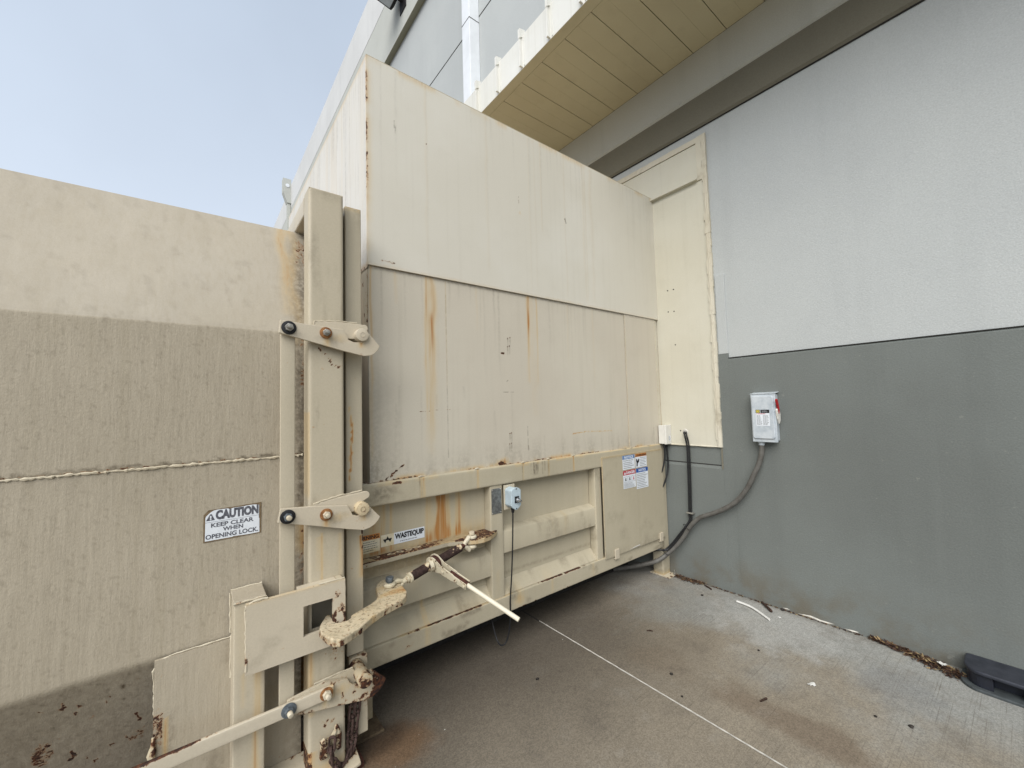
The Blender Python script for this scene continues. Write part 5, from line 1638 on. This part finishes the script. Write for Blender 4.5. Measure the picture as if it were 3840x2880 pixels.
# ================================================================== litter
def leaf_pile(name, label, pts, n, spread, hmax, leaf=0.02):
    mb = MB()
    for k in range(n):
        i = random.random() * (len(pts) - 1)
        j = int(i)
        t = i - j
        c = Vector(pts[j]).lerp(Vector(pts[j + 1]), t)
        s = spread[j] + (spread[j + 1] - spread[j]) * t
        x, y = c.x + random.gauss(0, s * 0.45), c.y + random.gauss(0, s * 0.5)
        x = min(x, 3.547)
        z = 0.003 + hmax * random.random() * max(0.15, 1 - abs(x - c.x) / (s + 0.01))
        a = random.uniform(0, math.pi)
        l, w_ = leaf * random.uniform(0.4, 1.5), leaf * random.uniform(0.08, 0.4)
        u = Vector((math.cos(a), math.sin(a), random.uniform(-0.35, 0.35))) * l
        v = Vector((-math.sin(a), math.cos(a), random.uniform(-0.5, 0.5))) * w_
        o = Vector((x, y, z))
        mi = random.choice((0, 0, 1, 2, 2, 2))
        up_ = Vector((0, 0, l * 0.12))
        mb.add([o - u, o - u * 0.2 - v, o + u * 0.5 - v * 0.7, o + u + up_, o + u * 0.4 + v * 0.8, o - u * 0.3 + v], [(0, 1, 2, 3, 4, 5)], mi)
    o = mb.build(name, [M['leafa'], M['leafb'], M['leafc']])
    tag(o, label, 'leaf litter', kind='stuff')


leaf_pile('leaf_litter', 'brown leaf crumbs heaped at the foot plate of the compactor leg', [(3.52, 2.12, 0), (3.50, 2.04, 0), (3.51, 1.96, 0), (3.53, 1.86, 0)], 420, [0.035, 0.05, 0.05, 0.015], 0.022, 0.012)
leaf_pile('leaf_litter', 'dry leaves and needles drifted along the wall base beside the black step', [(3.54, 0.76, 0), (3.525, 0.62, 0), (3.49, 0.48, 0), (3.45, 0.40, 0), (3.43, 0.345, 0)], 620, [0.012, 0.03, 0.055, 0.06, 0.045], 0.026, 0.017)
leaf_pile('leaf_litter', 'thin dark dirt line along the wall base between the two leaf heaps', [(3.54, 1.9, 0), (3.542, 1.5, 0), (3.54, 1.2, 0), (3.542, 0.8, 0)], 260, [0.012, 0.008, 0.007, 0.010], 0.006, 0.010)

mb = MB()
tw = smooth([(3.405, 1.540, 0.010), (3.385, 1.42, 0.012), (3.295, 1.268, 0.010)], 10)
mb.tube(tw, 0.0065, 6)
mb.tube([Vector(p) + Vector((0.012, 0.006, 0.0)) for p in tw], 0.0045, 6)
tag(mb.build('plastic_strip', M['strip']), 'curved white plastic strip lying on the concrete near the wall', 'plastic strip')

TW = [((3.512, 1.856), (3.485, 1.80), (3.473, 1.772), 0.006, 'short dark bent twig on the concrete nearest the leg litter'),
      ((3.54, 1.411), (3.485, 1.36), (3.433, 1.301), 0.010, 'flat brown bark sliver between the white strip and the wall'),
      ((2.381, 0.987), (2.415, 0.975), (2.432, 0.973), 0.005, 'short dark twig alone in the middle of the concrete'),
      ((2.520, 1.766), (2.535, 1.752), (2.549, 1.734), 0.004, 'tiny straight twig on the concrete nearer the compactor')]
for a, m_, b_, r_, lab in TW:
    pts = smooth([(a[0], a[1], r_), (m_[0], m_[1], r_ * 1.6), (b_[0], b_[1], r_)], 5)
    tag(MB().tube(pts, [r_ * 0.5] + [r_] * (len(pts) - 2) + [r_ * 0.4], 6, jit=0.2).build('twig', M['bark']), lab, 'twig', 'twigs on the concrete')
PB = [(2.231, 1.407, 0.009, 'small dark pebble just right of the white joint line'), (2.106, 1.271, 0.006, 'tiny dark pebble beside the white joint line, nearer its lower end'),
      (2.858, 1.175, 0.007, 'small dark pebble midway between joint line and wall'), (2.705, 0.581, 0.007, 'small dark pebble on the concrete in front of the step, nearer the joint'),
      (2.748, 0.458, 0.010, 'larger dark pebble on the concrete in front of the step, nearer the wall'), (3.319, 1.777, 0.010, 'dark pebble on the concrete near the bent twig'),
      (3.535, 1.263, 0.014, 'dark lump against the wall base beside the white sealant'), (1.601, 1.885, 0.009, 'lone dark pebble on the near side of the joint line, by the compactor')]
for x, y, r_, lab in PB:
    bm = bmesh.new()
    bmesh.ops.create_icosphere(bm, subdivisions=2, radius=r_)
    for v in bm.verts:
        v.co *= 1 + random.uniform(-0.2, 0.2)
        v.co = Vector((v.co.x * 1.15 + x, v.co.y + y, max(v.co.z * 0.6 + r_ * 0.5, 0.0005)))
    mb = MB().add([v.co for v in bm.verts], [tuple(v.index for v in f_.verts) for f_ in bm.faces])
    bm.free()
    tag(mb.build('pebble', M['stone']), lab, 'pebble', 'pebbles on the concrete')
PS = [(2.735, 0.86, 0.014, 'crumpled white scrap on the concrete left of the leaf drift'), (3.40, 1.24, 0.008, 'white speck of litter beside the end of the white strip'), (3.46, 0.425, 0.016, 'white crumpled scrap on the leaf drift beside the black step')]
for x, y, r_, lab in PS:
    z = 0.03 if x > 3.44 else 0.004
    mb = MB()
    for k in range(4):
        a = random.uniform(0, 6.28)
        o = Vector((x + random.uniform(-1, 1) * r_ * 0.7, y + random.uniform(-1, 1) * r_ * 0.7, z + r_ * 0.2))
        u, v = Vector((math.cos(a), math.sin(a), random.uniform(-0.2, 0.4))) * r_, Vector((-math.sin(a), math.cos(a), random.uniform(-0.2, 0.5))) * r_ * 0.6
        mb.add([o - u - v, o + u - v * 0.6, o + u * 0.8 + v, o - u * 0.7 + v * 0.8], [(0, 1, 2, 3)])
    tag(mb.build('paper_scrap', M['strip']), lab, 'litter scrap', 'white scraps on the concrete')
